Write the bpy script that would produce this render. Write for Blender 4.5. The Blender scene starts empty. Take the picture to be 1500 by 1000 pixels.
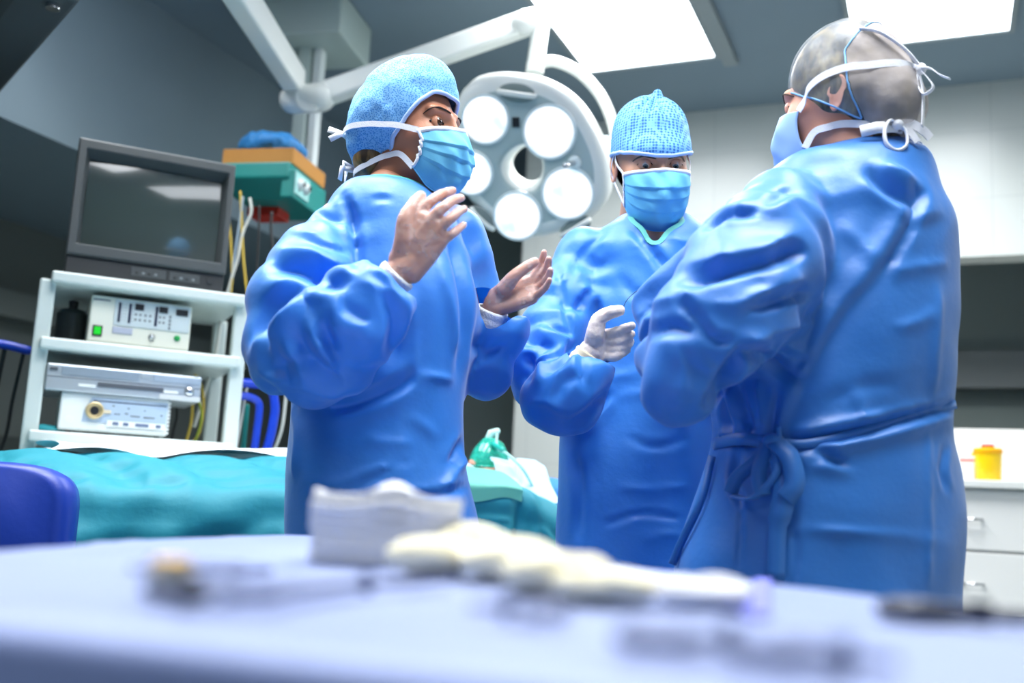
import bpy, bmesh, math, random
import numpy as np
from mathutils import Vector, Matrix
random.seed(7)
RNG = np.random.RandomState(11)
SC = bpy.context.scene
COL = SC.collection
PI = math.pi

# ------------------------------------------------------------------ camera
CZ = 0.92
PITCH = math.atan2(240, 1500)
ROLL = math.radians(2.9)
RC = Matrix.Rotation(PI/2 + PITCH, 3, 'X') @ Matrix.Rotation(ROLL, 3, 'Z')
RCn = np.array(RC)
CAMP = np.array((0, 0, CZ))
cam_d = bpy.data.cameras.new('camera')
cam_d.lens = 36; cam_d.sensor_width = 36; cam_d.clip_start = 0.02; cam_d.clip_end = 60
cam_d.dof.use_dof = True; cam_d.dof.focus_distance = 2.02; cam_d.dof.aperture_fstop = 2.0
cam = bpy.data.objects.new('camera', cam_d); COL.objects.link(cam)
cam.matrix_world = Matrix.Translation((0, 0, CZ)) @ RC.to_4x4()
SC.camera = cam

def W(px, py, d):
    """point of the place seen at (px,py) on the upright plane y = d"""
    v = RC @ Vector(((px-750)/1500, (500-py)/1500, -1))
    return Vector((0, 0, CZ)) + v*(d/v.y)
def WZ(px, py, z):
    v = RC @ Vector(((px-750)/1500, (500-py)/1500, -1))
    return Vector((0, 0, CZ)) + v*((z-CZ)/v.z)
def WP(px, py, c, n):
    v = RC @ Vector(((px-750)/1500, (500-py)/1500, -1)); o = Vector((0, 0, CZ))
    return o + v*((Vector(c)-o).dot(n)/v.dot(n))
def proj(P):
    q = (np.asarray(P)-CAMP) @ RCn
    return np.stack([750+1500*q[:, 0]/-q[:, 2], 500-1500*q[:, 1]/-q[:, 2]], 1)

# ------------------------------------------------------------------ materials
def srgb(r, g, b):
    f = lambda c: ((c/255+.055)/1.055)**2.4 if c > 10 else c/255/12.92
    return (f(r), f(g), f(b), 1)
def mat(name, col, rough=.5, metal=0, bump=0, bscale=40, var=0, vscale=6, emit=0, coat=0, sheen=0, sss=0, trans=0, alpha=1, spec=.5):
    m = bpy.data.materials.new(name); m.use_nodes = True
    nt = m.node_tree; p = nt.nodes['Principled BSDF']
    if len(col) == 3: col = srgb(*col)
    p.inputs['Base Color'].default_value = col
    p.inputs['Roughness'].default_value = rough; p.inputs['Metallic'].default_value = metal
    p.inputs['Coat Weight'].default_value = coat; p.inputs['Sheen Weight'].default_value = sheen
    p.inputs['Specular IOR Level'].default_value = spec
    p.inputs['Transmission Weight'].default_value = trans; p.inputs['Alpha'].default_value = alpha
    if sss:
        p.inputs['Subsurface Weight'].default_value = sss; p.inputs['Subsurface Radius'].default_value = (.012, .005, .003)
        p.inputs['Subsurface Scale'].default_value = 1
    if emit:
        p.inputs['Emission Color'].default_value = col; p.inputs['Emission Strength'].default_value = emit
    tc = nt.nodes.new('ShaderNodeTexCoord')
    if var:
        n = nt.nodes.new('ShaderNodeTexNoise'); n.inputs['Scale'].default_value = vscale; n.inputs['Detail'].default_value = 6
        nt.links.new(tc.outputs['Object'], n.inputs['Vector'])
        r = nt.nodes.new('ShaderNodeMix'); r.data_type = 'RGBA'
        r.inputs[6].default_value = tuple(c*(1-var) for c in col[:3])+(1,)
        r.inputs[7].default_value = tuple(min(1, c*(1+var)) for c in col[:3])+(1,)
        nt.links.new(n.outputs['Fac'], r.inputs[0]); nt.links.new(r.outputs[2], p.inputs['Base Color'])
    if bump:
        n = nt.nodes.new('ShaderNodeTexNoise'); n.inputs['Scale'].default_value = bscale; n.inputs['Detail'].default_value = 5
        nt.links.new(tc.outputs['Object'], n.inputs['Vector'])
        b = nt.nodes.new('ShaderNodeBump'); b.inputs['Strength'].default_value = bump; b.inputs['Distance'].default_value = .01
        nt.links.new(n.outputs['Fac'], b.inputs['Height']); nt.links.new(b.outputs['Normal'], p.inputs['Normal'])
    return m
def add_translucent(m, fac, col):
    nt = m.node_tree; p = nt.nodes['Principled BSDF']; o = nt.nodes['Material Output']
    t = nt.nodes.new('ShaderNodeBsdfTranslucent'); t.inputs['Color'].default_value = srgb(*col)
    mx = nt.nodes.new('ShaderNodeMixShader'); mx.inputs[0].default_value = fac
    nt.links.new(p.outputs[0], mx.inputs[1]); nt.links.new(t.outputs[0], mx.inputs[2]); nt.links.new(mx.outputs[0], o.inputs['Surface'])
    return m
def add_clear(m, fac, noise=0, scale=60, col=(255, 255, 255)):
    nt = m.node_tree; p = nt.nodes['Principled BSDF']; o = nt.nodes['Material Output']
    t = nt.nodes.new('ShaderNodeBsdfTransparent'); t.inputs['Color'].default_value = srgb(*col)
    mx = nt.nodes.new('ShaderNodeMixShader'); mx.inputs[0].default_value = fac
    if noise:
        tc = nt.nodes.new('ShaderNodeTexCoord'); n = nt.nodes.new('ShaderNodeTexNoise'); n.inputs['Scale'].default_value = scale
        nt.links.new(tc.outputs['Object'], n.inputs['Vector'])
        mr = nt.nodes.new('ShaderNodeMapRange'); mr.inputs[1].default_value = .35; mr.inputs[2].default_value = .65
        mr.inputs[3].default_value = fac-noise; mr.inputs[4].default_value = min(1, fac+noise)
        nt.links.new(n.outputs['Fac'], mr.inputs[0]); nt.links.new(mr.outputs[0], mx.inputs[0])
    nt.links.new(p.outputs[0], mx.inputs[1]); nt.links.new(t.outputs[0], mx.inputs[2]); nt.links.new(mx.outputs[0], o.inputs['Surface'])
    return m

# ------------------------------------------------------------------ meshes
def frame_of(t, up=None):
    t = Vector(t).normalized()
    u = Vector(up) if up is not None else (Vector((0, 0, 1)) if abs(t.z) < .95 else Vector((1, 0, 0)))
    a = t.cross(u).normalized(); b = a.cross(t).normalized()
    return a, b
def spline(pts, n=8):
    """Catmull-Rom through points of any dimension"""
    P = [np.array(p, float) for p in pts]
    P = [2*P[0]-P[1]]+P+[2*P[-1]-P[-2]]
    out = []
    for i in range(1, len(P)-2):
        for k in range(n):
            t = k/n
            out.append(.5*((2*P[i])+(P[i+1]-P[i-1])*t+(2*P[i-1]-5*P[i]+4*P[i+1]-P[i+2])*t*t+(3*P[i]-P[i-1]-3*P[i+1]+P[i+2])*t**3))
    out.append(P[-2])
    return out

class MB:
    def __init__(s): s.v = []; s.f = []; s.m = []
    def add(s, v, f, mi=0):
        o = len(s.v); s.v += [tuple(p) for p in v]
        s.f += [tuple(i+o for i in q) for q in f]; s.m += [mi]*len(f); return s
    def box(s, c, size, ax=None, mi=0):
        c = Vector(c); X, Y, Z = [Vector(a) for a in ax] if ax else (Vector((1, 0, 0)), Vector((0, 1, 0)), Vector((0, 0, 1)))
        v = [c+X*(size[0]/2*i)+Y*(size[1]/2*j)+Z*(size[2]/2*k) for i in (-1, 1) for j in (-1, 1) for k in (-1, 1)]
        return s.add(v, [(0, 1, 3, 2), (4, 6, 7, 5), (0, 4, 5, 1), (2, 3, 7, 6), (0, 2, 6, 4), (1, 5, 7, 3)], mi)
    def tube(s, pts, r, n=12, mi=0, up=None, cap=True, flat=1.0, dome=False):
        """swept tube; r number or list; flat squeezes the second axis; dome rounds the ends"""
        P = [Vector(p) for p in pts]; R = list(r) if hasattr(r, '__len__') else [r]*len(P)
        if dome:
            def ends(P, R):
                d = (P[0]-P[1]).normalized(); r0 = R[0]; nP = []; nR = []
                for k in (80, 55, 30): nP.append(P[0]+d*r0*math.sin(math.radians(k))); nR.append(r0*math.cos(math.radians(k)))
                return nP+P, nR+R
            P, R = ends(P, R); P, R = ends(P[::-1], R[::-1]); P = P[::-1]; R = R[::-1]
        v = []; a = None
        for i, p in enumerate(P):
            t = (P[min(i+1, len(P)-1)]-P[max(i-1, 0)]).normalized()
            if a is None: a, b = frame_of(t, up)
            else:
                a = (a-t*a.dot(t)).normalized(); b = a.cross(t).normalized()
                if up is not None: a, b = frame_of(t, up)
            for k in range(n):
                q = 2*PI*k/n; v.append(p+a*(math.cos(q)*R[i])+b*(math.sin(q)*R[i]*flat))
        f = []
        for i in range(len(P)-1):
            for k in range(n):
                f.append((i*n+k, i*n+(k+1) % n, (i+1)*n+(k+1) % n, (i+1)*n+k))
        if cap: f += [tuple(range(n))[::-1], tuple((len(P)-1)*n+k for k in range(n))]
        return s.add(v, f, mi)
    def cyl(s, a, b, ra, rb=None, n=24, mi=0):
        return s.tube([a, b], [ra, ra if rb is None else rb], n, mi)
    def lathe(s, prof, o, axis=(0, 0, 1), n=32, mi=0):
        """prof: (radius, height along axis)"""
        A = Vector(axis).normalized(); a, b = frame_of(A); o = Vector(o); v = []; f = []
        for r, h in prof:
            for k in range(n):
                q = 2*PI*k/n; v.append(o+A*h+a*(math.cos(q)*r)+b*(math.sin(q)*r))
        for i in range(len(prof)-1):
            for k in range(n): f.append((i*n+k, i*n+(k+1) % n, (i+1)*n+(k+1) % n, (i+1)*n+k))
        if prof[0][0] > 1e-6: f.append(tuple(range(n))[::-1])
        if prof[-1][0] > 1e-6: f.append(tuple((len(prof)-1)*n+k for k in range(n)))
        return s.add(v, f, mi)
    def ball(s, c, r, nu=24, nv=16, M=None, mi=0):
        c = Vector(c); r = r if hasattr(r, '__len__') else (r, r, r); v = []; f = []
        for j in range(nv+1):
            t = PI*j/nv
            for i in range(nu):
                q = 2*PI*i/nu; p = Vector((r[0]*math.sin(t)*math.cos(q), r[1]*math.sin(t)*math.sin(q), r[2]*math.cos(t)))
                v.append(c+(M @ p if M else p))
        for j in range(nv):
            for i in range(nu): f.append((j*nu+i, (j+1)*nu+i, (j+1)*nu+(i+1) % nu, j*nu+(i+1) % nu))
        return s.add(v, f, mi)
    def loft(s, rings, mi=0, cap=True):
        n = len(rings[0]); v = [p for r in rings for p in r]; f = []
        for i in range(len(rings)-1):
            for k in range(n): f.append((i*n+k, i*n+(k+1) % n, (i+1)*n+(k+1) % n, (i+1)*n+k))
        if cap: f += [tuple(range(n))[::-1], tuple((len(rings)-1)*n+k for k in range(n))]
        return s.add(v, f, mi)
    def prism(s, poly, vec, mi=0):
        n = len(poly); vec = Vector(vec); P = [Vector(p) for p in poly]
        return s.add(P+[p+vec for p in P], [tuple(range(n))[::-1], tuple(range(n, 2*n))]+[(i, (i+1) % n, n+(i+1) % n, n+i) for i in range(n)], mi)
    def ribbon(s, pts, w, th=.0008, side=None, mi=0):
        """flat tape along pts; side gives the direction of its width"""
        P = [Vector(p) for p in pts]; ws = w if hasattr(w, '__len__') else [w]*len(P); rings = []
        for i, p in enumerate(P):
            t = (P[min(i+1, len(P)-1)]-P[max(i-1, 0)]).normalized()
            sd = Vector(side[i] if isinstance(side, list) else side) if side is not None else Vector((0, 0, 1))
            sd = (sd-t*sd.dot(t)).normalized(); nn = t.cross(sd)
            rings.append([p+sd*ws[i]/2+nn*th/2, p-sd*ws[i]/2+nn*th/2, p-sd*ws[i]/2-nn*th/2, p+sd*ws[i]/2-nn*th/2])
        return s.loft(rings, mi)
    def build(s, name, mats, parent=None, smooth=False, bevel=0, seg=2, subsurf=0, ang=None, recalc=True):
        me = bpy.data.meshes.new(name); me.from_pydata(s.v, [], s.f)
        return finish(me, name, mats, parent, smooth, bevel, seg, subsurf, ang, s.m, recalc)
def finish(me, name, mats, parent=None, smooth=False, bevel=0, seg=2, subsurf=0, ang=None, mi=None, recalc=True):
    for m in (mats if isinstance(mats, (list, tuple)) else [mats]): me.materials.append(m)
    if mi is not None and len(mi) == len(me.polygons): me.polygons.foreach_set('material_index', mi)
    if recalc:
        bm = bmesh.new(); bm.from_mesh(me); bmesh.ops.recalc_face_normals(bm, faces=bm.faces); bm.to_mesh(me); bm.free()
    if smooth or ang:
        me.polygons.foreach_set('use_smooth', [True]*len(me.polygons))
        if ang: me.set_sharp_from_angle(angle=math.radians(ang))
    me.update()
    o = bpy.data.objects.new(name, me); COL.objects.link(o)
    if parent is not None: adopt(o, parent)
    if bevel:
        b = o.modifiers.new('bevel', 'BEVEL'); b.width = bevel; b.segments = seg; b.limit_method = 'ANGLE'; b.angle_limit = math.radians(40)
        b.harden_normals = False
    if subsurf:
        b = o.modifiers.new('sub', 'SUBSURF'); b.levels = subsurf; b.render_levels = subsurf
    return o
ROOTP = {}
def adopt(o, parent):
    o.parent = parent
    base = Vector(ROOTP.get(parent.name, (0, 0, 0)))      # meshes are built in place, only the Empties sit elsewhere
    o.matrix_parent_inverse = Matrix.Translation(-base)
def thing(name, label, cat, loc, group=None):
    o = bpy.data.objects.new(name, None); COL.objects.link(o); o.location = loc; o.empty_display_size = .05
    ROOTP[o.name] = tuple(loc)
    return tag(o, label, cat, group)
def tag(o, label, cat, group=None, kind=None):
    o['label'] = label; o['category'] = cat
    if group: o['group'] = group
    if kind: o['kind'] = kind
    return o
def struct(o): o['kind'] = 'structure'; return o
def align(o, ang):
    """turn an object's own axes with the thing it shows (the mesh stays where it is)"""
    R_ = Matrix.Rotation(ang, 4, 'Z')
    if o.type == 'MESH':
        c = sum((v.co for v in o.data.vertices), Vector((0, 0, 0)))/max(1, len(o.data.vertices)); T_ = Matrix.Translation(c) @ R_
        o.data.transform(T_.inverted()); o.matrix_basis = T_
    return o
def lab(o, label): o['label'] = label; return o
def dup(root, loc, label=None, rotz=0):
    r = root.copy(); COL.objects.link(r); r.location = loc; r.rotation_euler.z = rotz
    if label: r['label'] = label
    for ch in list(root.children):
        c = ch.copy(); COL.objects.link(c); c.parent = r
        for g in list(ch.children):
            h = g.copy(); COL.objects.link(h); h.parent = c
    return r

# ------------------------------------------------------------------ remesh / numeric cloth
def remeshed(mb, voxel, smooth=0):
    me = bpy.data.meshes.new('tmp'); me.from_pydata(mb.v, [], mb.f)
    bm = bmesh.new(); bm.from_mesh(me); bmesh.ops.recalc_face_normals(bm, faces=bm.faces); bm.to_mesh(me); bm.free()
    o = bpy.data.objects.new('tmp', me); COL.objects.link(o)
    m = o.modifiers.new('r', 'REMESH'); m.mode = 'VOXEL'; m.voxel_size = voxel
    dg = bpy.context.evaluated_depsgraph_get(); dg.update()
    e = o.evaluated_get(dg); me2 = e.to_mesh()
    V = np.empty(len(me2.vertices)*3); me2.vertices.foreach_get('co', V); V = V.reshape(-1, 3)
    L = np.empty(len(me2.loops), int); me2.loops.foreach_get('vertex_index', L)
    n = len(me2.polygons); ls = np.empty(n, int); lt = np.empty(n, int)
    me2.polygons.foreach_get('loop_start', ls); me2.polygons.foreach_get('loop_total', lt)
    F = np.stack([L[ls+np.minimum(k, lt-1)] for k in range(4)], 1)
    e.to_mesh_clear(); bpy.data.objects.remove(o); bpy.data.meshes.remove(me)
    if smooth: V = laplace(V, F, smooth)
    return V, F
def edges_of(F):
    E = np.concatenate([F[:, [0, 1]], F[:, [1, 2]], F[:, [2, 3]], F[:, [3, 0]]])
    E = E[E[:, 0] != E[:, 1]]; E = np.unique(np.sort(E, 1), axis=0); return E
def nbr_avg(X, E, n):
    c = np.bincount(E.ravel(), minlength=n).astype(float); c[c == 0] = 1
    if X.ndim == 1:
        s = np.bincount(E[:, 0], X[E[:, 1]], n)+np.bincount(E[:, 1], X[E[:, 0]], n); return s/c
    return np.stack([(np.bincount(E[:, 0], X[E[:, 1], k], n)+np.bincount(E[:, 1], X[E[:, 0], k], n))/c for k in range(X.shape[1])], 1)
def laplace(V, F, it, lam=.5):
    E = edges_of(F)
    for _ in range(it): V = V+lam*(nbr_avg(V, E, len(V))-V)
    return V
def vnormals(V, F):
    a = V[F[:, 2]]-V[F[:, 0]]; b = V[F[:, 3]]-V[F[:, 1]]; tri = F[:, 2] == F[:, 3]
    b[tri] = V[F[tri, 2]]-V[F[tri, 1]]
    n = np.cross(a, b); N = np.zeros_like(V)
    for k in range(4):
        for c in range(3): N[:, c] += np.bincount(F[:, k], n[:, c], len(V))
    return N/np.maximum(np.linalg.norm(N, axis=1), 1e-9)[:, None]
def vnoise(P, seed=0):
    """smooth value noise in 3D, numpy"""
    rs = np.random.RandomState(seed); T = rs.rand(4096)
    I = np.floor(P).astype(int); f = P-I; f = f*f*(3-2*f); out = 0
    for dx in (0, 1):
        for dy in (0, 1):
            for dz in (0, 1):
                h = ((I[:, 0]+dx)*73856093 ^ (I[:, 1]+dy)*19349663 ^ (I[:, 2]+dz)*83492791) & 4095
                out = out+T[h]*(f[:, 0] if dx else 1-f[:, 0])*(f[:, 1] if dy else 1-f[:, 1])*(f[:, 2] if dz else 1-f[:, 2])
    return out*2-1
def crumple(V0, F, excess, it=120, lo=-.012, hi=.02, bend=.25, tang=.97, seed=1, grav=0., amp=.004, freq=18, pin=None, dirs=None, seedv=None, iso=.2):
    """buckle an over-long sheet of cloth around its base surface"""
    n = len(V0); E1 = edges_of(F); quad = F[F[:, 2] != F[:, 3]]
    E = np.concatenate([E1, np.sort(quad[:, [0, 2]], 1), np.sort(quad[:, [1, 3]], 1)])
    N = vnormals(V0, F); ex = excess if hasattr(excess, '__len__') else np.full(n, excess)
    ed = V0[E[:, 0]]-V0[E[:, 1]]; L0 = np.linalg.norm(ed, axis=1); ee = .5*(ex[E[:, 0]]+ex[E[:, 1]])
    if dirs is not None: ee = ee*(iso+(1-iso)*((ed*dirs[E[:, 0]]).sum(1)/np.maximum(L0, 1e-9))**2)
    L0 = L0*(1+ee)
    cnt = np.bincount(E.ravel(), minlength=n).astype(float); cnt[cnt == 0] = 1
    D = N*(amp*((vnoise(V0*freq, seed)+.6*vnoise(V0*freq*2.1, seed+5)) if seedv is None else seedv))[:, None]
    V = V0+D
    for k in range(it):
        d = V[E[:, 1]]-V[E[:, 0]]; l = np.maximum(np.linalg.norm(d, axis=1), 1e-9)
        c = d*(.5*(l-L0)/l)[:, None]
        A = np.stack([np.bincount(E[:, 0], c[:, j], n)-np.bincount(E[:, 1], c[:, j], n) for j in range(3)], 1)/cnt[:, None]
        V = V+1.6*A; D = V-V0
        D = D+bend*(nbr_avg(D, E1, n)-D)
        D[:, 2] -= grav
        h = (D*N).sum(1); T = D-N*h[:, None]
        h = np.clip(h, lo, hi); D = N*h[:, None]+T*tang
        if pin is not None: D = D*pin[:, None]
        V = V0+D
    return V
def strokes(V, F, S, facing=.05, flip=False):
    """press creases into cloth: S = list of (pixels, width px, depth mm, kind), seen from the camera side"""
    N = vnormals(V, F); view = CAMP-V; view /= np.linalg.norm(view, axis=1)[:, None]
    if flip: N = N*np.sign((N*view).sum(1))[:, None]
    fc = np.clip(((N*view).sum(1)-facing)/.25, 0, 1); P = proj(V); H = np.zeros(len(V))
    for pts, w, mm, kind in S:
        Q = np.array(spline(pts, 6)) if len(pts) > 2 else np.array(spline([pts[0], ((pts[0][0]+pts[1][0])/2, (pts[0][1]+pts[1][1])/2), pts[1]], 6))
        lo = Q.min(0)-3*w; hi = Q.max(0)+3*w
        idx = np.where((P[:, 0] > lo[0]) & (P[:, 0] < hi[0]) & (P[:, 1] > lo[1]) & (P[:, 1] < hi[1]) & (fc > 0))[0]
        if not len(idx): continue
        p = P[idx]; best = np.full(len(idx), 1e9); sd = np.zeros(len(idx)); tt = np.zeros(len(idx))
        for i in range(len(Q)-1):
            a = Q[i]; ab = Q[i+1]-a; L2 = (ab**2).sum()+1e-9; t = np.clip(((p-a)@ab)/L2, 0, 1)
            r = p-a-t[:, None]*ab; dd = np.sqrt((r**2).sum(1)); u = dd < best
            best[u] = dd[u]; sd[u] = (np.sign(ab[0]*r[:, 1]-ab[1]*r[:, 0])*dd)[u]; tt[u] = ((i+t)/(len(Q)-1))[u]
        tap = np.sqrt(np.clip(np.minimum(tt, 1-tt)*5+.0, 0, 1)) if kind != 'flat' else 1
        x = sd/w
        if kind == 'v': h = -np.exp(-np.abs(x)**1.3*1.5)+.35*np.exp(-(np.abs(x)-1.6)**2*2)       # valley with soft shoulders
        elif kind == 'r': h = np.exp(-np.abs(x)**1.2*1.4)                                         # sharp ridge
        elif kind == 's': h = np.where(x > 0, np.tanh(2*x)*np.exp(-np.maximum(x, 0)*.55), .5*np.tanh(2*x)*np.exp(np.minimum(x, 0)*1.2))                    # one side lies over the other
        else: h = np.exp(-x*x)
        H[idx] += mm*.001*h*tap*np.exp(-np.maximum(best/w-2.5, 0))
    return V+N*(H*fc)[:, None]
def facet(V, F, itn=8, itv=12, sig=.35):
    """bilateral filter of the face normals: flat panels meeting in crisp creases, like nonwoven cloth"""
    nf = len(F); tri = F[:, 2] == F[:, 3]
    def fn(V):
        a = V[F[:, 2]]-V[F[:, 0]]; b = V[F[:, 3]]-V[F[:, 1]]; b[tri] = V[F[tri, 2]]-V[F[tri, 1]]
        n = np.cross(a, b); l = np.linalg.norm(n, axis=1); return n/np.maximum(l, 1e-12)[:, None], l
    ed = np.concatenate([np.sort(F[:, [i, (i+1) % 4]], 1) for i in range(4)]); fi = np.tile(np.arange(nf), 4)
    ok = ed[:, 0] != ed[:, 1]; ed = ed[ok]; fi = fi[ok]; o = np.lexsort((ed[:, 1], ed[:, 0])); ed = ed[o]; fi = fi[o]
    same = (ed[1:] == ed[:-1]).all(1); A = fi[:-1][same]; B = fi[1:][same]
    N, ar = fn(V)
    for _ in range(itn):
        w = np.exp(-((N[A]-N[B])**2).sum(1)/(2*sig*sig)); M = N*1.0
        for c in range(3): M[:, c] += np.bincount(A, w*N[B, c], nf)+np.bincount(B, w*N[A, c], nf)
        N = M/np.maximum(np.linalg.norm(M, axis=1), 1e-9)[:, None]
    cnt = np.bincount(F.ravel(), minlength=len(V)).astype(float); cnt[cnt == 0] = 1; V = V.copy()
    for _ in range(itv):
        C = V[F].mean(1); D = np.zeros_like(V)
        for k in range(4):
            t = (N*(C-V[F[:, k]])).sum(1)
            for c in range(3): D[:, c] += np.bincount(F[:, k], N[:, c]*t, len(V))
        V = V+D/cnt[:, None]
    return V
def to_mesh(V, F, name):
    me = bpy.data.meshes.new(name)
    tri = F[:, 2] == F[:, 3]
    me.from_pydata(V.tolist(), [], [tuple(q[:3]) if t else tuple(q) for q, t in zip(F.tolist(), tri)])
    return me
def boundary_loops(F):
    from collections import defaultdict
    cnt = defaultdict(int)
    for q in F.tolist():
        q = list(dict.fromkeys(q))
        for i in range(len(q)):
            a, b = q[i], q[(i+1) % len(q)]; cnt[(min(a, b), max(a, b))] += 1
    adj = defaultdict(list)
    for (a, b), c in cnt.items():
        if c == 1: adj[a].append(b); adj[b].append(a)
    loops = []; seen = set()
    for s in list(adj):
        if s in seen: continue
        lp = [s]; seen.add(s); cur = s
        while True:
            nx = [q for q in adj[cur] if q not in seen]
            if not nx: break
            cur = nx[0]; seen.add(cur); lp.append(cur)
        loops.append(lp)
    return sorted(loops, key=len, reverse=True)
# ================================================================== the room
A_R = math.radians(22.9)
E1 = Vector((math.cos(A_R), -math.sin(A_R), 0)); E2 = Vector((math.sin(A_R), math.cos(A_R), 0)); EZ = Vector((0, 0, 1))
O_R = Vector((.03, 5.07, 0)); CEIL = 2.85
AXR = (E1, E2, EZ)
def R(u, v, z): return O_R+E1*u+E2*v+EZ*z
def rbox(mb, u0, u1, v0, v1, z0, z1, mi=0):
    return mb.box(R((u0+u1)/2, (v0+v1)/2, (z0+z1)/2), (u1-u0, v1-v0, z1-z0), AXR, mi)

def tile_mat(name, col, grout, w, h, rough=.25):
    m = bpy.data.materials.new(name); m.use_nodes = True; nt = m.node_tree; p = nt.nodes['Principled BSDF']
    tc = nt.nodes.new('ShaderNodeTexCoord'); mp = nt.nodes.new('ShaderNodeMapping'); mp.inputs['Location'].default_value = (.13, .13, .07)
    nt.links.new(tc.outputs['Object'], mp.inputs[0])
    cx = nt.nodes.new('ShaderNodeSeparateXYZ'); nt.links.new(mp.outputs[0], cx.inputs[0])
    cc = nt.nodes.new('ShaderNodeCombineXYZ'); nt.links.new(cx.outputs[0], cc.inputs[0]); nt.links.new(cx.outputs[2], cc.inputs[1])
    b = nt.nodes.new('ShaderNodeTexBrick'); b.offset = 0; b.inputs['Scale'].default_value = 1
    b.inputs['Color1'].default_value = srgb(*col); b.inputs['Color2'].default_value = srgb(*[c-3 for c in col]); b.inputs['Mortar'].default_value = srgb(*grout)
    b.inputs['Mortar Size'].default_value = .0018; b.inputs['Brick Width'].default_value = w; b.inputs['Row Height'].default_value = h
    b.inputs['Mortar Smooth'].default_value = .2
    nt.links.new(cc.outputs[0], b.inputs['Vector']); nt.links.new(b.outputs['Color'], p.inputs['Base Color'])
    p.inputs['Roughness'].default_value = rough; return m
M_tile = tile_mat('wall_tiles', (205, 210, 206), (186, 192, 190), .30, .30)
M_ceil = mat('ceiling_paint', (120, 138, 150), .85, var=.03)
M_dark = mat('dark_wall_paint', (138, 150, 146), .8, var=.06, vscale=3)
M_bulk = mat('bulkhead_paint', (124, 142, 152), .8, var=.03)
M_floor = mat('floor_vinyl', (120, 132, 134), .35, var=.05)
M_white = mat('white_enamel', (222, 228, 226), .35, var=.02)
M_lam = mat('white_laminate', (226, 226, 222), .35)
M_panel = mat('light_panel', (246, 250, 255), .5, emit=6)
M_offpanel = mat('grey_panel_frame', (130, 142, 146), .5)
M_black = mat('black_plastic', (22, 24, 26), .4)
M_steel = mat('steel', (200, 202, 205), .25, metal=1, bump=.02, bscale=200)

struct(rbox(MB(), -3.3, 4.2, -8.2, 2.6, -.1, 0).build('floor', M_floor))
struct(rbox(MB(), -3.3, 4.2, -8.2, 2.6, CEIL, CEIL+.1).build('ceiling', M_ceil))
# tiled wall with a pass-through opening over the counter
OU0, OU1, OZ0, OZ1 = .78, 2.75, 1.33, 2.07
w = MB()
rbox(w, 0, OU0, 0, .14, 0, CEIL); rbox(w, OU1, 3.4, 0, .14, 0, CEIL)
rbox(w, OU0, OU1, 0, .14, 0, OZ0); rbox(w, OU0, OU1, 0, .14, OZ1, CEIL)
struct(w.build('wall_right', M_tile))
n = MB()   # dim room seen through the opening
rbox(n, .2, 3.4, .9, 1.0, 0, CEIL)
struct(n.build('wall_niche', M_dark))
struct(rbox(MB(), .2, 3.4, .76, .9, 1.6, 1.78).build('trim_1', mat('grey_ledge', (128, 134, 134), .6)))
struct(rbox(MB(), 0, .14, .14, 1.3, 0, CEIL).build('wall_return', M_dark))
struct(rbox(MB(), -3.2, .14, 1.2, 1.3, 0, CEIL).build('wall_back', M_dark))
struct(rbox(MB(), 3.4, 3.5, -8, 1.0, 0, CEIL).build('wall_far_right', M_tile))
struct(rbox(MB(), -3.2, 3.5, -8.1, -8, 0, CEIL).build('wall_rear', M_tile))
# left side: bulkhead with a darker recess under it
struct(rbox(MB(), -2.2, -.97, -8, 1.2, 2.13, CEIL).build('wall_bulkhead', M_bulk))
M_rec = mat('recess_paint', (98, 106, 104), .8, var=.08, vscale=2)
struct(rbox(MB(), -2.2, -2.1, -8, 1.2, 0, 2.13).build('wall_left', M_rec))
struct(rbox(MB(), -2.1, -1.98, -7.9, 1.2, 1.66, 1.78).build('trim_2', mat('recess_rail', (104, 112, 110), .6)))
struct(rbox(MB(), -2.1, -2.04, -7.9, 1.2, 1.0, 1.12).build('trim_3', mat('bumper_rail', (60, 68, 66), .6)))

def ceiling_panel(u0, v1, label, wid=.565, ln=1.2, power=31, spread=125):
    c = R(u0+wid/2, v1-ln/2, CEIL)
    t = thing('ceiling_light', label, 'ceiling light', c, 'square luminous panels in the ceiling')
    rbox(MB(), u0, u0+wid, v1-ln, v1, CEIL-.012, CEIL-.004).build('diffuser', M_panel, t)
    f = MB()
    for a, b, cc, d in ((u0-.02, u0, v1-ln-.02, v1+.02), (u0+wid, u0+wid+.02, v1-ln-.02, v1+.02), (u0, u0+wid, v1, v1+.02), (u0, u0+wid, v1-ln-.02, v1-ln)):
        rbox(f, a, b, cc, d, CEIL-.018, CEIL+.001)
    f.build('frame', M_offpanel, t)
    l = bpy.data.lights.new('panel_lamp', 'AREA'); l.shape = 'RECTANGLE'; l.size = wid*.96; l.size_y = ln*.97; l.energy = power; l.color = (.97, .985, 1.0); l.spread = math.radians(spread)
    lo = bpy.data.objects.new('panel_lamp', l); COL.objects.link(lo); lo.location = R(u0+wid/2, v1-ln/2, CEIL-.02); lo.rotation_euler = (0, 0, -A_R)
    return t
PANEL_V = -.6
ceiling_panel(.526, -.61, 'bright white ceiling panel above the round surgical lamp', power=44, spread=145)
ceiling_panel(1.651, -.53, 'bright white ceiling panel above the person with the sheer cap', power=44, spread=145)
# the row continues unseen overhead; the leftmost panel is added to light the trolley
for (u, v) in ((.526, -2.75), (1.651, -2.75), (-.55, -2.4)):
    ceiling_panel(u, v, 'unseen ceiling panel further up the room, out of the picture')
ceiling_panel(.526, -5.2, 'unseen ceiling panel further up the room, out of the picture', power=9)  # added panel, dim frontal fill from behind the camera
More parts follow.
